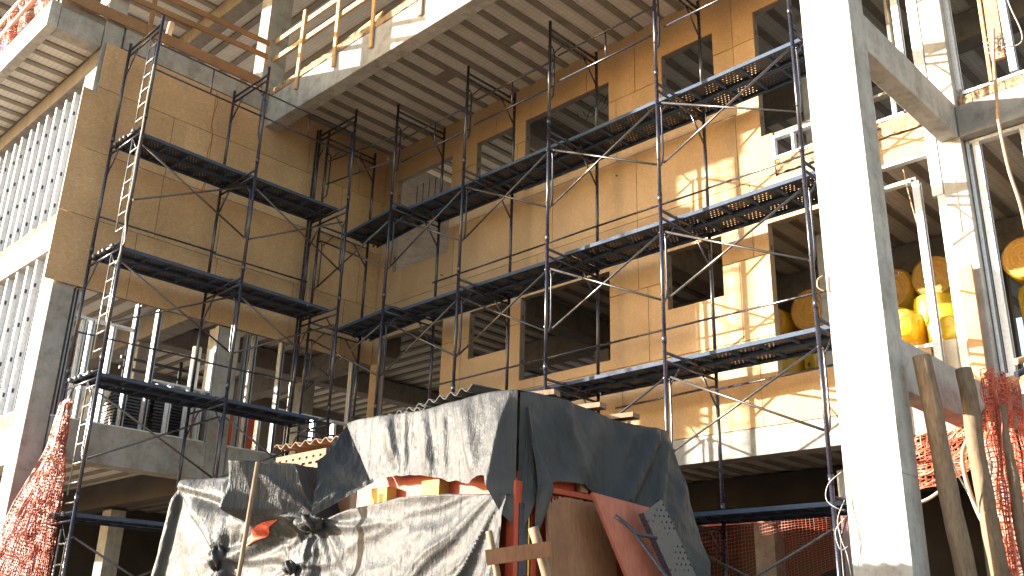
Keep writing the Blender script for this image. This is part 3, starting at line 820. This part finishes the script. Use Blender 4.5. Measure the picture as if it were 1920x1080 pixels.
# lower sheet: hangs along the front and over the annex at the left
lt = MB()
top = [(-11.6,1.79),(-11.07,1.79),(-10.2,1.76),(-9.45,1.74),(-8.7,1.72),(-8.40,1.70),(-8.28,1.36),(-8.15,1.16),(-7.95,1.14),(-7.6,1.21),(-6.9,1.26),(-6.3,1.24),(-5.59,1.18)]
def low(u, v):
    q = min(1, v/.9)
    zt0 = interp([((a+11.6)/6.01, b) for a, b in top], u*(5.48/6.01) + .53/6.01)
    x0 = lerp(-11.07, -5.59, u)
    z = lerp(-.64, zt0, q)
    x = x0 - (.62*(1-u)**6 + .02)*(1-q)**.9*1.1
    d = .05
    d += .06*n3(x*1.1, z*.8, 2) + .022*n3(x*3, z*2.4, 5) + .008*n3(x*8 + z*4, z*5, 8) + .002*n3(x*22, z*12, 1)
    # pulled-out pocket in the shade at the middle
    if x > -9.35:
        w = max(0, min(1, (1.85-z)/.1))*max(0, min(1, (z-1.02)/.22))
        k = (1-(x+8.93)/.80) if x > -8.93 else (1-(-8.93-x)/.32)
        d += .62*max(0, min(1, k))*w
    # fans of folds from the shed corner and from the tied knots
    if x > -8.4:
        dx_, dz_ = x + 5.55, z - 1.30; r_ = math.hypot(dx_, dz_); a_ = math.atan2(-dz_, -dx_)
        f_ = a_*6.5 + 1.5*n3(a_*3.0, 0, 1.) + .5*n3(x*2, z*2, 6)
        amp = .075*min(1, r_/.9)*max(0, min(1, (x+8.4)/.8))*(.5 + .5*min(1, max(0, a_-.25)/.5))
        d += amp*(1-abs(math.sin(f_)))**1.4 + .35*amp*(1-abs(math.sin(f_*2.3+1)))**1.4
    d += knot(x, z, (-8.12,1.12), .045, 6, .7, 1.) + knot(x, z, (-8.45,.70), .035, 5, .45, 2.) + knot(x, z, (-9.75,.84), .035, 5, .45, 0)
    d += crease(x, z, (-11.05,1.78), (-9.82,.9), .13, .30, .12) + crease(x, z, (-9.8,.82), (-8.25,1.15), .10, .14, .12)
    d += crease(x, z, (-10.9,1.75), (-8.9,1.22), .08, .25, .10) + crease(x, z, (-10.5,1.45), (-8.9,1.05), .07, .10, .25)
    d += crease(x, z, (-10.0,1.74), (-9.7,1.35), .10, .16, .12) + crease(x, z, (-9.75,.75), (-9.2,-.3), .14, .14, .3) + crease(x, z, (-8.15,1.05), (-8.1,.0), .12, .14, .14)
    d += crease(x, z, (-11.1,1.7), (-11.35,.2), .10, .10, .2)
    y = 5.68 - d - .10*(1-q)
    if v > .9: y = lerp(5.68 - d, 6.1 if x > -8.2 else 7.0, (v-.9)/.1); z += .015*n3(x*6, v*40, 3)
    return V((x, y, z))
def slit(u, v):
    p = low(u, v); a = (-9.42,.86); b = (-8.50,1.17)
    L = math.hypot(b[0]-a[0], b[1]-a[1]); dx, dz = (b[0]-a[0])/L, (b[1]-a[1])/L
    s = (p.x-a[0])*dx + (p.z-a[1])*dz; t = -(p.x-a[0])*dz + (p.z-a[1])*dx
    return 0 < s < L and abs(t) < .055*math.sin(math.pi*s/L)
lt.grid(low, 300, 120, True)
def kn(c, r, sx, sz):
    def f(u, v):
        a = u*2*math.pi; b = (v-.5)*math.pi
        k = r*(1 + .3*math.sin(a*5 + b*3) + .25*n3(a, b*2, c[0]))
        return V((c[0] + k*sx*math.cos(a)*math.cos(b), c[1] + k*math.sin(a)*math.cos(b), c[2] + k*sz*math.sin(b)))
    lt.grid(f, 28, 18)
kn((-9.78,5.48,.84), .085, 1, 1.2); kn((-8.12,5.48,1.10), .11, 1.3, .6); kn((-8.42,5.50,.70), .06, 1.2, .9)
o = lt.build('tarpaulin', M['tarp'], None, (-8.3, 5.6, -.4))
tag(o, 'lower black plastic sheet hanging along the shed front, tied in knots, glaring in the sun', 'tarpaulin')
rp = MB()
def tear(u, v):
    s = lerp(-9.30, -8.55, u); zc = lerp(.93, 1.16, u); w = .085*math.sin(math.pi*min(1,max(0,u)))
    best = low((s + .05 + 11.07)/5.48, .9*(zc + (v-.5)*w + .64)/(1.72 + .64))
    t_ = (s + 11.07)/5.48
    return V((best.x, best.y - .02, best.z))
rp.grid(tear, 40, 6)
rp.build('torn_strip', M['red'], o)

# roofing sheets, brick and timber ends on top
def corr(name, x0, x1, y0, y1, zf, mat, label, pitch=.155, amp=.024):
    m = MB()
    def f(u, v):
        x = lerp(x0, x1, u); y = lerp(y0, y1, v)
        return V((x, y, zf(u, v) + amp*math.sin(2*math.pi*(x-x0)/pitch) + .01*n3(x*3, y*2, 1)))
    n = int(abs(x1-x0)/pitch*10)
    m.grid(f, n, 6)
    o = m.build(name, M[mat], None); s = o.modifiers.new('Solid', 'SOLIDIFY'); s.thickness = .009
    return tag(o, label, 'roof sheet')
corr('corrugated_sheet', -8.45, -6.55, 6.10, 7.2, lambda u, v: lerp(2.16, 2.33, u) + .05*v, 'corr', 'wide grey corrugated roofing sheet lying on the shed roof above the upper plastic sheet')
corr('corrugated_sheet', -8.2, -7.1, 6.0, 6.9, lambda u, v: lerp(2.11, 2.19, u) + .02*v, 'corr', 'short grey corrugated sheet under the wide one on the shed roof')
corr('corrugated_sheet', -10.15, -8.35, 6.25, 7.3, lambda u, v: lerp(2.26, 2.20, u) - .06*(1-v), 'corr_b', 'brown corrugated sheet lying on the hollow brick above the annex', .20, .028)
m = MB(); x0, x1, y0, y1, z0, z1 = -10.0, -9.0, 6.20, 6.75, 1.80, 2.05
hs = []
for r_, zz, n in ((0,1.985,7),(1,1.915,6),(2,1.85,7)):
    for k in range(n):
        cx = x0 + .07 + (k + .5*(r_ % 2))*.135
        hs.append((cx, cx + (.045 if r_ != 1 else .075), zz-.014, zz+.014))
xs = sorted({x0, x1} | {h for q in hs for h in q[:2]}); zs = sorted({z0, z1} | {h for q in hs for h in q[2:]})
for i in range(len(xs)-1):
    for j in range(len(zs)-1):
        cx, cz = (xs[i]+xs[i+1])/2, (zs[j]+zs[j+1])/2
        if any(a < cx < b and c < cz < d for a, b, c, d in hs): continue
        m.box(xs[i], xs[i+1], y0, y0+.03, zs[j], zs[j+1])
m.box(x0, x0+.03, y0+.03, y1, z0, z1); m.box(x1-.03, x1, y0+.03, y1, z0, z1); m.box(x0+.03, x1-.03, y0+.03, y1, z1-.02, z1); m.box(x0+.03, x1-.03, y0+.03, y1, z0, z0+.02)
m.m = 1; m.box(x0+.03, x1-.03, y0+.045, y0+.06, z0+.02, z1-.02)  # pale sheet added inside so the slots look sunlit
tag(m.build('hollow_brick', [M['clay'], M['cream']], None), 'hollow clay brick block with small slots on the annex, left of the shed roof', 'brick')
for p, q, lab in (((-6.0,6.0,2.10), (-5.52,6.15,2.11), 'flat timber offcut lying at the front corner of the shed roof'),
             ((-5.8,6.70,2.11), (-5.50,6.76,2.11), 'short pale timber end in the middle of the shed roof side'),
             ((-5.8,7.2,2.11), (-5.50,7.25,2.11), 'short pale timber end nearest the back of the shed roof side')):
    m = MB(); m.bar(p, q, .13, .045); tag(m.build('timber_offcut', M['log'], None), lab, 'timber', 'timber ends on the shed roof')

# things leaning against the shaded side
def torn(u, v):
    y = lerp(5.98, 6.86, u); zt = 1.22 - (.05*abs(n3(y*14, 0, 2)) + (.10*max(0, 1-u/.2)*abs(math.sin(u*70)))) 
    z = lerp(-.42, zt, v); return V((-5.47 + .10*(1-v) + .012*n3(y*2, z, 4), y - .02*(1-v), z))
m = MB(); m.grid(torn, 90, 30, False)
o = m.build('plywood_sheet', M['ply'], None); s = o.modifiers.new('Solid', 'SOLIDIFY'); s.thickness = .018
tag(o, 'brown plywood sheet with a splintered top edge standing against the shed side', 'plywood')
m = MB()
P = [V((-5.30,6.33,1.25)), V((-5.30,7.17,1.21)), V((-5.02,8.10,-.62)), V((-5.02,7.25,-.62))]
nrm = (P[1]-P[0]).cross(P[3]-P[0]).normalized()*.03
m.add(P + [p - nrm for p in P], [(0,1,2,3),(7,6,5,4),(0,4,5,1),(1,5,6,2),(2,6,7,3),(3,7,4,0)])
tag(m.build('formwork_board', M['redboard'], None), 'weathered red board leaning at a slant beside the brown plywood sheet', 'board')
# light grey perforated deck leaning in front of the red board
dk = MB(); dk.box(-1.0,1.0,-.15,.15,-.004,0); dk.m = 1
dk.box(-1.0,1.0,-.156,-.150,-.06,.0); dk.box(-1.0,1.0,.150,.156,-.06,.0)
for x in (-.9,-.62,0,.45,.9): dk.box(x-.015,x+.015,-.149,.149,-.045,-.005)
M['perf_grey'] = M['perf'].copy(); M['perf_grey'].name = 'worn_grey_deck_steel'
M['perf_grey'].node_tree.nodes['Principled BSDF'].inputs['Base Color'].default_value = (.085,.08,.075,1)
o = dk.build('deck_plank', [M['perf_grey'], M['steel']], None, (0,0,0))
a, b = V((-5.02,6.92,1.06)), V((-4.80,7.75,-.42)); ez = V((.85,-.2,.40)); ex = (a-b).normalized(); ey = ez.cross(ex).normalized(); ez = ex.cross(ey).normalized()
o.matrix_world = Matrix(((ex.x,ey.x,ez.x,(a.x+b.x)/2),(ex.y,ey.y,ez.y,(a.y+b.y)/2),(ex.z,ey.z,ez.z,(a.z+b.z)/2),(0,0,0,1)))
tag(o, 'loose grey perforated deck plank leaning against the red board', 'plank')
m = MB(); m.tube([(-4.98,6.26,1.03), (-4.93,6.32,.98), (-4.89,6.36,.93), (-4.87,6.38,.90), (-4.76,6.52,.87)], .017, 8); m.tube([(-4.88,6.37,.91), (-4.55,6.75,.25), (-4.40,7.0,-.42)], .015, 8)
tag(m.build('steel_prop', M['steel_dark'], None), 'dark bent steel bar with a hooked top leaning on the red board', 'bar')
for p, q, r0, lab in (((-5.34,5.20,.83), (-5.10,5.40,-.66), .026, 'thin pale stick leaning under the left end of the short crossboard'),
                  ((-5.14,5.47,.87), (-4.78,5.75,-.66), .040, 'thicker log stick leaning under the right end of the short crossboard')):
    m = MB(); m.tube([V(p).lerp(V(q), t) + V((n3(t*3,0,r0)*.012, n3(t*3,5,r0)*.012, 0)) for t in [i/10 for i in range(11)]], r0, 9)
    tag(m.build('stick', M['log'], None), lab, 'stick', 'sticks at the shed corner')
m = MB(); m.bar((-5.30,5.14,.63), (-4.95,5.47,.705), .025, .11); tag(m.build('crossboard', M['ply'], None), 'short brown board nailed across two leaning sticks at the shed corner', 'board')
m = MB(); m.tube([(-8.25,4.92,1.62), (-8.35,4.85,-.66)], .022, 8)
tag(m.build('stick', M['log'], None), 'long thin pole leaning in front of the lower plastic sheet', 'pole')

# the whole shed with everything on and against it is set out at 4/5 size of its drawing, with its front corner here
_T = Matrix.Translation(V((-4.456,4.592,-.336))) @ Matrix.Scale(.8, 4) @ Matrix.Translation(V((5.57,-5.74,.42)))
bpy.context.view_layer.update()
for o in [o for o in bpy.data.objects if o not in _before and o.parent is None]:
    o.matrix_world = _T @ o.matrix_world
# plywood screen added behind the shed, out of view, to shade the low area
m = MB()
hd = empty('shade_screen', (-9.6, 9.1, -.42), 'unseen plywood screen on posts added behind the shed to cast shade', 'light blocker')
for i in range(5):
    x = -13.0 + i*1.27; m = MB(); m.box(x, x+1.25, 9.10, 9.12, -.4, 2.75 if i < 4 else 2.35); m.build('board', M['ply'], hd)
    m = MB(); m.box(x+.02, x+.10, 9.125, 9.20, -.42, 2.2); m.build('post', M['timber_x'], hd)

# ------------------------------------------------------------------ safety nets
def net(fn, nu, nv, w, extra=(), over=1):
    m = MB()
    def strip(pts, wd):
        vs = []; n = len(pts)
        for i, p in enumerate(pts):
            d = (pts[min(i+1,n-1)] - pts[max(i-1,0)]); 
            if d.length < 1e-6: d = V((0,0,1))
            a = d.normalized().cross(V((n3(p.x*9,p.y*9,p.z*9), 1, n3(p.z*7,p.x*8,2)*.7)))
            if a.length < 1e-5: a = V((1,0,0))
            a = a.normalized()*wd/2; vs += [p - a, p + a]
        m.add(vs, [(2*i, 2*i+1, 2*i+3, 2*i+2) for i in range(n-1)])
    for i in range(nu+1): strip([fn(i/nu, j/(nv*2)) for j in range(nv*2+1)], w)
    for j in range(nv+1): strip([fn(i/(nu*2), j/nv) for i in range(nu*2+1)], w)
    return m
def layered(fns, w):
    out = MB()
    for fn, nu, nv in fns:
        q = net(fn, nu, nv, w); out.add(q.v, q.f)
    return out
prof = [(0,5.48,5.60),(.18,5.42,5.63),(.28,5.30,5.70),(.5,5.02,5.70),(.7,4.80,5.72),(1,4.60,5.74)]
def netL(ph, dx):
    def f(u, v):
        y0 = interp([(a,b) for a,b,c in prof], v); y1 = interp([(a,c) for a,b,c in prof], v)
        uu = u + .035*n3(u*9, v*7, ph); z = 3.35 - v*3.75 + .05*n3(u*12, v*16, ph+2)
        return V((-14.95 + dx + (.05+.13*v)*math.sin(uu*15 + ph + 2*n3(v*3, u, ph)) + .05*n3(u*9, v*12, ph), lerp(y0, y1, uu), z))
    return f
m = layered([(netL(0,0), 34, 80), (netL(2.1,.06), 30, 74), (netL(4.2,-.08), 30, 74)], .012)
tag(m.build('safety_net', M['net'], None), 'bunched orange safety net hanging down the corner column beside the ladder', 'net')
def netU(ph):
    def f(u, v):
        x = lerp(-19.4, -16.0, u); z = lerp(10.40, lerp(11.5, 10.85, u), v)
        return V((x, 4.34 + .10*math.sin(x*8 + ph + z*2) + .08*n3(x*3, z*4, ph), z + .05*n3(x*4, v*6, ph)))
    return f
m = layered([(netU(0), 60, 20), (netU(1.7), 54, 18)], .014)
tag(m.build('safety_net', M['net'], None), 'orange safety net along the edge of the overhanging roof slab at top left', 'net')
for k, (z0, z1) in enumerate(((10.75,10.78), (11.15,11.2))):
    m = MB(); m.tube([(-19.4,4.24,z0), (-15.95,4.24,z1)], .045, 8)
    tag(m.build('round_rail', M['cream'], None), ('lower' if k == 0 else 'upper') + ' pale round rail in front of the orange net on the overhanging slab', 'rail')
def netR(ph, dx):
    def f(u, v):
        z = 2.72 - v*3.1; a = u + .04*n3(u*8, v*9, ph)
        return V((-3.22 + dx + .07*math.sin(a*14 + ph) + .04*n3(u*6, v*9, ph), 9.85 + a*(.75 + .5*v) - .3*v, z + .05*n3(u*9, v*12, ph)))
    return f
m = layered([(netR(0,0), 26, 60), (netR(2,.07), 24, 56)], .011)
tag(m.build('safety_net', M['net'], None), 'orange safety net draped over the lower tie beam behind the log props', 'net')
def netI(ph):
    def f(u, v):
        x = lerp(-4.7, -3.45, u); s = 4*u*(1-u)
        return V((x, 10.9 + .2*n3(u*4, v*5, ph) - .25*v, 2.36 - v*.62 + .30*u - .12*s + .07*n3(u*6, v*9, ph+3)))
    return f
m = layered([(netI(0), 22, 22), (netI(3), 20, 20)], .011)
tag(m.build('safety_net', M['net'], None), 'torn orange net slung low between the big column and the first log prop', 'net')
def netB(u, v):
    x = lerp(-8.9, -5.0, u); return V((x, 12.3 + .08*math.sin(x*4), 1.80 + .05*math.sin(u*3) - v*1.5*max(.12, 1-1.15*max(0, u-.25)) + .03*n3(x*3, v*5, 1)))
m = net(netB, 76, 26, .0032)
def band(u, v):
    x = lerp(-8.9, -6.3, u); return V((x, 12.28 + .08*math.sin(x*4), 1.83 + .05*math.sin(u*2) - v*.10))
q = net(band, 26, 1, .03); m.add(q.v, q.f)
tag(m.build('safety_net', M['net'], None), 'orange net stretched low across the dark ground floor under the rear scaffold', 'net')

# ------------------------------------------------------------------ log props, leaning planks, hoses
def log(p, q, r0, r1, label):
    p, q = V(p), V(q); m = MB(); n = 16
    m.tube([p.lerp(q, i/n) + V((n3(i*.35, r0*90, 1)*.03, n3(i*.35, 7, r0*90)*.03, 0)) for i in range(n+1)], [lerp(r0, r1, i/n)*(1 + .08*n3(i*.9, 3, r0*50)) for i in range(n+1)], 12)
    return tag(m.build('log_prop', M['log'], None), label, 'prop', 'log props under the tie beam')
log((-3.38,8.86,2.66), (-3.24,9.0,-.5), .085, .092, 'log prop nearest the big column, standing against the lower tie beam')
log((-3.33,9.74,2.72), (-3.22,9.66,-.5), .080, .086, 'middle log prop, darker at its top, against the lower tie beam')
log((-3.10,9.92,2.35), (-3.02,9.74,-.5), .052, .058, 'thin log prop in front of the draped orange net')
def hose(pts, r, mat, label, cat='hose', group=None, n=4):
    # smooth the control points
    P = [V(p) for p in pts]; out = []
    for i in range(len(P)-1):
        a, b, c, d = P[max(i-1,0)], P[i], P[i+1], P[min(i+2,len(P)-1)]
        for k in range(n):
            t = k/n
            out.append(.5*((2*b) + (c-a)*t + (2*a-5*b+4*c-d)*t*t + (3*b-a-3*c+d)*t**3))
    out.append(P[-1]); m = MB(); m.tube(out, r, 8)
    return tag(m.build('hose', M[mat], None), label, cat, group)
hose([(-3.30,9.72,2.5), (-3.36,9.72,2.09), (-3.44,9.70,1.89), (-3.44,9.70,1.64), (-3.38,9.72,1.33), (-3.28,9.74,1.05), (-3.2,9.74,.8)], .022, 'hose', 'brown hose curving down between the two thicker log props', n=6)
hose([(-4.15,9.8,1.80), (-4.05,9.8,1.74), (-3.86,9.87,1.76), (-3.70,9.91,1.86)], .012, 'hose', 'upper thin hose slung from the big column to the first log prop', n=6)
hose([(-4.18,9.76,1.53), (-4.0,9.8,1.48), (-3.88,9.85,1.51), (-3.72,9.9,1.62)], .016, 'cream', 'lower thick pale hose slung from the big column to the first log prop', n=6)
hose([(-3.35,9.1,2.02), (-3.42,9.4,1.7), (-3.36,9.6,1.4), (-3.30,9.7,1.1)], .008, 'white', 'thin white cable hanging between the log props', 'cable')
for k, pts in enumerate((((-4.13,8.54,1.62),(-4.22,8.44,1.50),(-4.24,8.42,1.36),(-4.16,8.46,1.28),(-4.13,8.53,1.27)),
                         ((-4.12,8.53,1.36),(-4.17,8.46,1.18),(-4.15,8.46,1.0),(-4.13,8.50,.88),(-4.13,8.54,.70)),
                         ((-4.13,8.52,1.20),(-4.19,8.44,1.08),(-4.17,8.46,.92),(-4.13,8.53,.95)))):
    hose(pts, .0032, 'white', ('largest white cable loop on the left edge of the big column', 'longest white cable trailing down the left edge of the big column', 'small white cable loop low on the left edge of the big column')[k], 'cable', n=6)
hose([(-4.13,8.53,3.56),(-4.17,8.5,3.52),(-4.175,8.5,3.44),(-4.13,8.53,3.40)], .008, 'hose', 'small orange wire ring sticking out of the left edge of the big column', 'wire', n=6)
def board(pts_lo, pts_hi, w, t, mat, label, up):
    m = MB(); m.bar(pts_lo, pts_hi, w, t, up); return tag(m.build('plank', M[mat], None), label, 'plank')
board((-3.76,11.50,2.95), (-3.75,11.50,4.47), .155, .05, 'ply_o', 'upright orange plank standing on the tie beam in front of the lit pilaster', (0,1,0))
board((-2.92,11.2,6.86), (-2.86,11.2,9.4), .15, .05, 'ply_o', 'hanging orange plank in front of the upper right opening', (0,1,0))
board((-3.04,11.2,6.60), (-3.00,11.2,9.4), .035, .05, 'timber', 'narrow timber batten beside the hanging orange plank', (0,1,0))
hose([(-2.88,11.05,7.2), (-2.93,11.03,6.75), (-2.96,11.0,6.2), (-2.98,11.0,5.9), (-2.96,11.0,5.3), (-2.90,11.02,4.7), (-2.88,11.02,3.4), (-2.9,11.0,2.5)], .02, 'hose', 'long brown hose hanging in front of the right openings', n=6)
hose([(-2.72,11.17,8.4), (-2.70,11.17,7.62), (-2.62,11.19,7.12), (-2.66,11.18,6.95), (-2.84,11.15,6.98), (-2.87,11.1,7.1)], .008, 'cable', 'thin grey cable looping beside the hanging orange plank', 'cable', n=6)
m = MB()
for k in range(9):
    a0 = random.uniform(0, 6); c = V((-2.86 + random.uniform(-.07,.07), 11.1, 7.02 + random.uniform(-.14,.14)))
    m.tube([c + V((.09*math.cos(a0+t*.7)*(1+.3*math.sin(t)), .03*math.sin(t*1.3), .07*math.sin(a0+t*.7))) for t in range(9)], .006, 5)
tag(m.build('wire_bundle', M['cable'], None), 'tangled wire bundle tied at the foot of the hanging orange plank', 'wire')
hose([(-4.22,11.2,5.81), (-4.20,11.22,5.5), (-4.16,11.26,5.06)], .007, 'hose', 'thin stiff wire leaning outside the opening right of the big column', 'wire')
hose([(-3.1,10.6,2.95), (-2.95,10.8,3.02), (-2.7,11.0,3.0), (-2.4,11.2,2.9)], .035, 'hose', 'upper thick hose lying on the beam at the right edge', n=6)
hose([(-3.1,10.55,2.80), (-2.95,10.7,2.88), (-2.7,10.9,2.86), (-2.4,11.1,2.76)], .035, 'steel_dark', 'lower black thick hose at the right edge behind the draped net', n=6)
m = MB()
for k in range(4):
    x = -4.42 + k*.09; m.tube([(x,11.45,2.92), (x,11.45,3.16), (x+.07,11.45,3.16), (x+.07,11.45,2.92)], .006, 5)
tag(m.build('rebar', M['steel_dark'], None), 'bent rebar loops sticking up from the lower tie beam near the big column', 'rebar')
m = MB()
for k in range(3):
    x = -3.52 + k*.20; m.tube([(x,11.60,6.63), (x,11.60,6.76), (x+.12,11.60,6.78), (x+.12,11.60,6.63)], .006, 5)
tag(m.build('rebar', M['steel_dark'], None), 'bent rebar loops on top of the grey beam at the upper right', 'rebar')

# ------------------------------------------------------------------ stored goods seen through the openings
def roll(x, y, z, r, L, label, axis='Y', dots=False):
    t = empty('insulation_roll', (x, y, z), label, 'insulation roll', 'yellow insulation rolls stored on the first floor')
    def P(a, b, rr):                                    # a = along the axis, b = angle
        c, s_ = rr*math.cos(b), rr*math.sin(b)
        return V((x + c, y + a, z + s_)) if axis == 'Y' else V((x + c, y + s_, z + a))
    m = MB()
    def side(u, v):
        b = u*2*math.pi; k = r*(1 + .03*n3(math.cos(b)*2, math.sin(b)*2, v*3 + x) - .08*max(0, abs(v-.5)-.42)/.08)
        return P((v-.5)*L, b, k)
    m.grid(side, 40, 12); m.build('film', M['yellow'], t)
    for s in ((-1,) if axis == 'Y' else (1,)):
        m = MB()
        def end(u, v):
            b = u*2*math.pi; rr = r*.93*v + .001
            return P(s*(L/2 - .012 + .006*math.sin(v*34 + b) + .012*n3(math.cos(b)*v*3, math.sin(b)*v*3, x)), b, rr)
        m.grid(end, 40, 36); m.build('wool_end', M['kraft'], t)
    if axis == 'Z':
        for k in range(4):
            m = MB(); b = -2.0; zz = (k-1.4)*L*.16; rr = (.035,.035,.04,.085)[3-k]
            c = P(zz, b, r*1.035); e1 = V((-math.sin(b), math.cos(b), 0)); m.add([c] + [c + e1*rr*math.cos(q*.52) + V((0,0,1))*rr*math.sin(q*.52) - V((math.cos(b),math.sin(b),0))*(.0) for q in range(12)], [(0, 1+q, 1+(q+1)%12) for q in range(12)])
            m.build('print_dot', M['green'], t)
    return t
for a in ((-5.63,14.3,5.29,.335,1.0,'insulation roll with its round end facing out, just right of the big column, upper row'),
          (-4.98,14.3,5.33,.335,1.0,'insulation roll end behind the lit stud, upper row, right of the big column'),
          (-7.68,14.3,5.16,.30,1.0,'insulation roll at the left edge of the lower right window'),
          (-6.95,14.3,5.25,.37,1.0,'larger insulation roll beside the big column in the lower right window'),
          (-3.72,14.3,5.30,.31,1.0,'insulation roll at the right edge of the picture, upper row')): roll(*a)
for a in ((-5.0,12.6,3.80,.28,1.1,'upright yellow insulation roll right of the big column, lower row'),
          (-4.42,12.62,3.82,.28,1.1,'upright yellow insulation roll behind the lit stud, lower row'),
          (-7.5,14.0,4.17,.29,1.2,'upright yellow insulation roll low in the lower right window'),
          (-6.85,14.0,4.20,.33,1.2,'upright dotted insulation roll low beside the big column'),
          (-5.45,13.3,4.12,.29,1.2,'upright yellow insulation roll half hidden by the big column, lower row'),
          (-4.78,13.2,4.16,.28,1.2,'upright yellow insulation roll in the second line, between the two front ones'),
          (-3.15,12.35,3.72,.30,1.15,'upright dotted insulation roll at the right edge of the picture')): roll(*a, axis='Z')
def sack(x0, x1, y0, y1, z0, z1, label):
    m = MB()
    def f(u, v):
        a = u*2*math.pi; b = (v-.5)*math.pi; c = lambda t: math.copysign(abs(t)**.5, t)
        p = V((lerp(x0,x1,.5+.5*c(math.cos(a))*c(math.cos(b))), lerp(y0,y1,.5+.5*c(math.sin(a))*c(math.cos(b))), lerp(z0,z1,.5+.5*c(math.sin(b)))))
        return p + V((n3(p.x*6,p.y*6,p.z*9), n3(p.z*7,p.x*7,2), n3(p.y*7,p.x*6,5)))*.035
    m.grid(f, 40, 24); return tag(m.build('sack', M['yellow'], None), label, 'sack', 'yellow sacks on the first floor')
sack(-5.10,-4.62,11.90,12.25,3.9,4.28,'crumpled yellow sack lit by the sun right of the big column')
sack(-4.45,-4.06,11.88,12.2,3.72,4.05,'crumpled yellow sack glowing between two lit studs')
m = MB(); m.box(-4.66,-4.10,11.86,12.2,3.2,3.72)
o = m.build('carton', M['cream'], None); bv = o.modifiers.new('Bevel','BEVEL'); bv.width = .01
tag(o, 'pale carton standing between two lit studs right of the big column', 'carton')
# in the wing
def wires(pts_list, label):
    m = MB()
    for pts in pts_list: m.tube(pts, .009, 5)
    return tag(m.build('rebar', M['steel_dark'], None), label, 'rebar')
wires([[(-9.45-k*.16, 11.95+k*.05, 9.5), (-9.5-k*.16, 11.95, 9.3), (-9.62-k*.15, 11.93, 9.18-k*.03), (-9.76-k*.15, 11.9, 9.20), (-9.82-k*.14, 11.9, 9.30)] for k in range(4)], 'curled rebar ends hanging in the wide upper window of the rear wall')
wires([[(-14.9+k*.2, 12.0, 9.4), (-14.9+k*.2, 12.0, 8.75), (-14.87+k*.2, 11.97, 8.62), (-14.78+k*.2, 11.95, 8.58)] for k in range(5)], 'row of hooked rebar ends hanging in the corner upper window')
for k in range(5):
    y = 5.98 + k*.135; m = MB(); m.tube([(-16.35 - .04*k, y - .10, 3.20), (-16.55, y + .32, 4.02 + .02*k)], .055, 12)
    tag(m.build('pipe', M['cream'], None), 'thick cream pipe leaning in a bundle behind the wing studs', 'pipe', 'leaning cream pipes')
m = MB(); m.tube([(-15.98,8.02,3.2), (-15.98,8.02,5.0)], .085, 16)
tag(m.build('pipe', M['white'], None), 'single upright white pipe catching the sun behind the wing studs', 'pipe')
for k, (y0, y1, h) in enumerate(((6.80,7.45,4.22), (7.50,8.25,4.30))):
    t = empty('panel_stack', (-16.6, (y0+y1)/2, 3.2), ('left' if k == 0 else 'right') + ' stack of dark slatted panels standing behind the wing studs', 'stack', 'dark panel stacks in the wing')
    z = 3.2
    while z < h: 
        m = MB(); m.box(-17.1,-16.25,y0+random.uniform(0,.03),y1-random.uniform(0,.03),z,z+.035); m.build('panel', M['steel_dark'], t); z += .055
m = MB(); m.box(-17.6,-17.56,9.6,10.4,3.2,4.6)
tag(m.build('panel', M['red'], None), 'upright red orange panel deep inside the wing right of the studs', 'panel')
t = empty('trestle', (-17.5, 8.0, 3.2), 'dark steel trestle standing inside the wing behind the tall studs', 'trestle')
for y in (7.4, 8.5):
    m = MB(); m.tube([(-17.5,y,3.2), (-17.5,y,5.1)], .035, 8); m.build('leg', M['steel_dark'], t)
for z in (4.75, 4.95): m = MB(); m.tube([(-17.5,7.3,z), (-17.5,9.4,z)], .03, 8); m.build('crossbar', M['steel_dark'], t)

# ------------------------------------------------------------------ light, camera
world = bpy.data.worlds.new('World'); scene.world = world; world.use_nodes = True
nt = world.node_tree; bg = nt.nodes['Background']
sky = nt.nodes.new('ShaderNodeTexSky'); sky.sky_type = 'NISHITA'; sky.sun_disc = False
SD = V((1.20, 1.0, -.362)).normalized()          # travel direction of the sunlight
elev = math.asin(-SD.z); az = math.atan2(-SD.x, -SD.y)
sky.dust_density = 1.2; sky.ozone_density = .4; sky.sun_elevation = elev; sky.sun_rotation = az
nt.links.new(sky.outputs[0], bg.inputs[0]); bg.inputs[1].default_value = .122
sun = bpy.data.lights.new('sun', 'SUN'); sun.energy = 5.0; sun.angle = math.radians(.55); sun.color = (1, .93, .81)
so = bpy.data.objects.new('sun', sun); COL.objects.link(so); so.rotation_euler = (-SD).to_track_quat('Z', 'Y').to_euler(); so.location = (-20,-20,20)

cam = bpy.data.cameras.new('camera'); co = bpy.data.objects.new('camera', cam); COL.objects.link(co)
cam.sensor_width = 36; cam.lens = 34.12; cam.clip_end = 500; cam.clip_start = .05
R_ = V((0.71588909, 0.69774507, 0.02558563)); U_ = V((0.22671858, -0.26696051, 0.93665937)); F_ = V((-0.66037981, 0.66474349, 0.34930588))
co.matrix_world = Matrix(((R_.x, U_.x, -F_.x, 0), (R_.y, U_.y, -F_.y, 0), (R_.z, U_.z, -F_.z, 0), (0, 0, 0, 1)))
scene.camera = co
vs = scene.view_settings; vs.view_transform = 'Standard'; vs.look = 'None'; vs.exposure = EXPOSURE; vs.gamma = 1
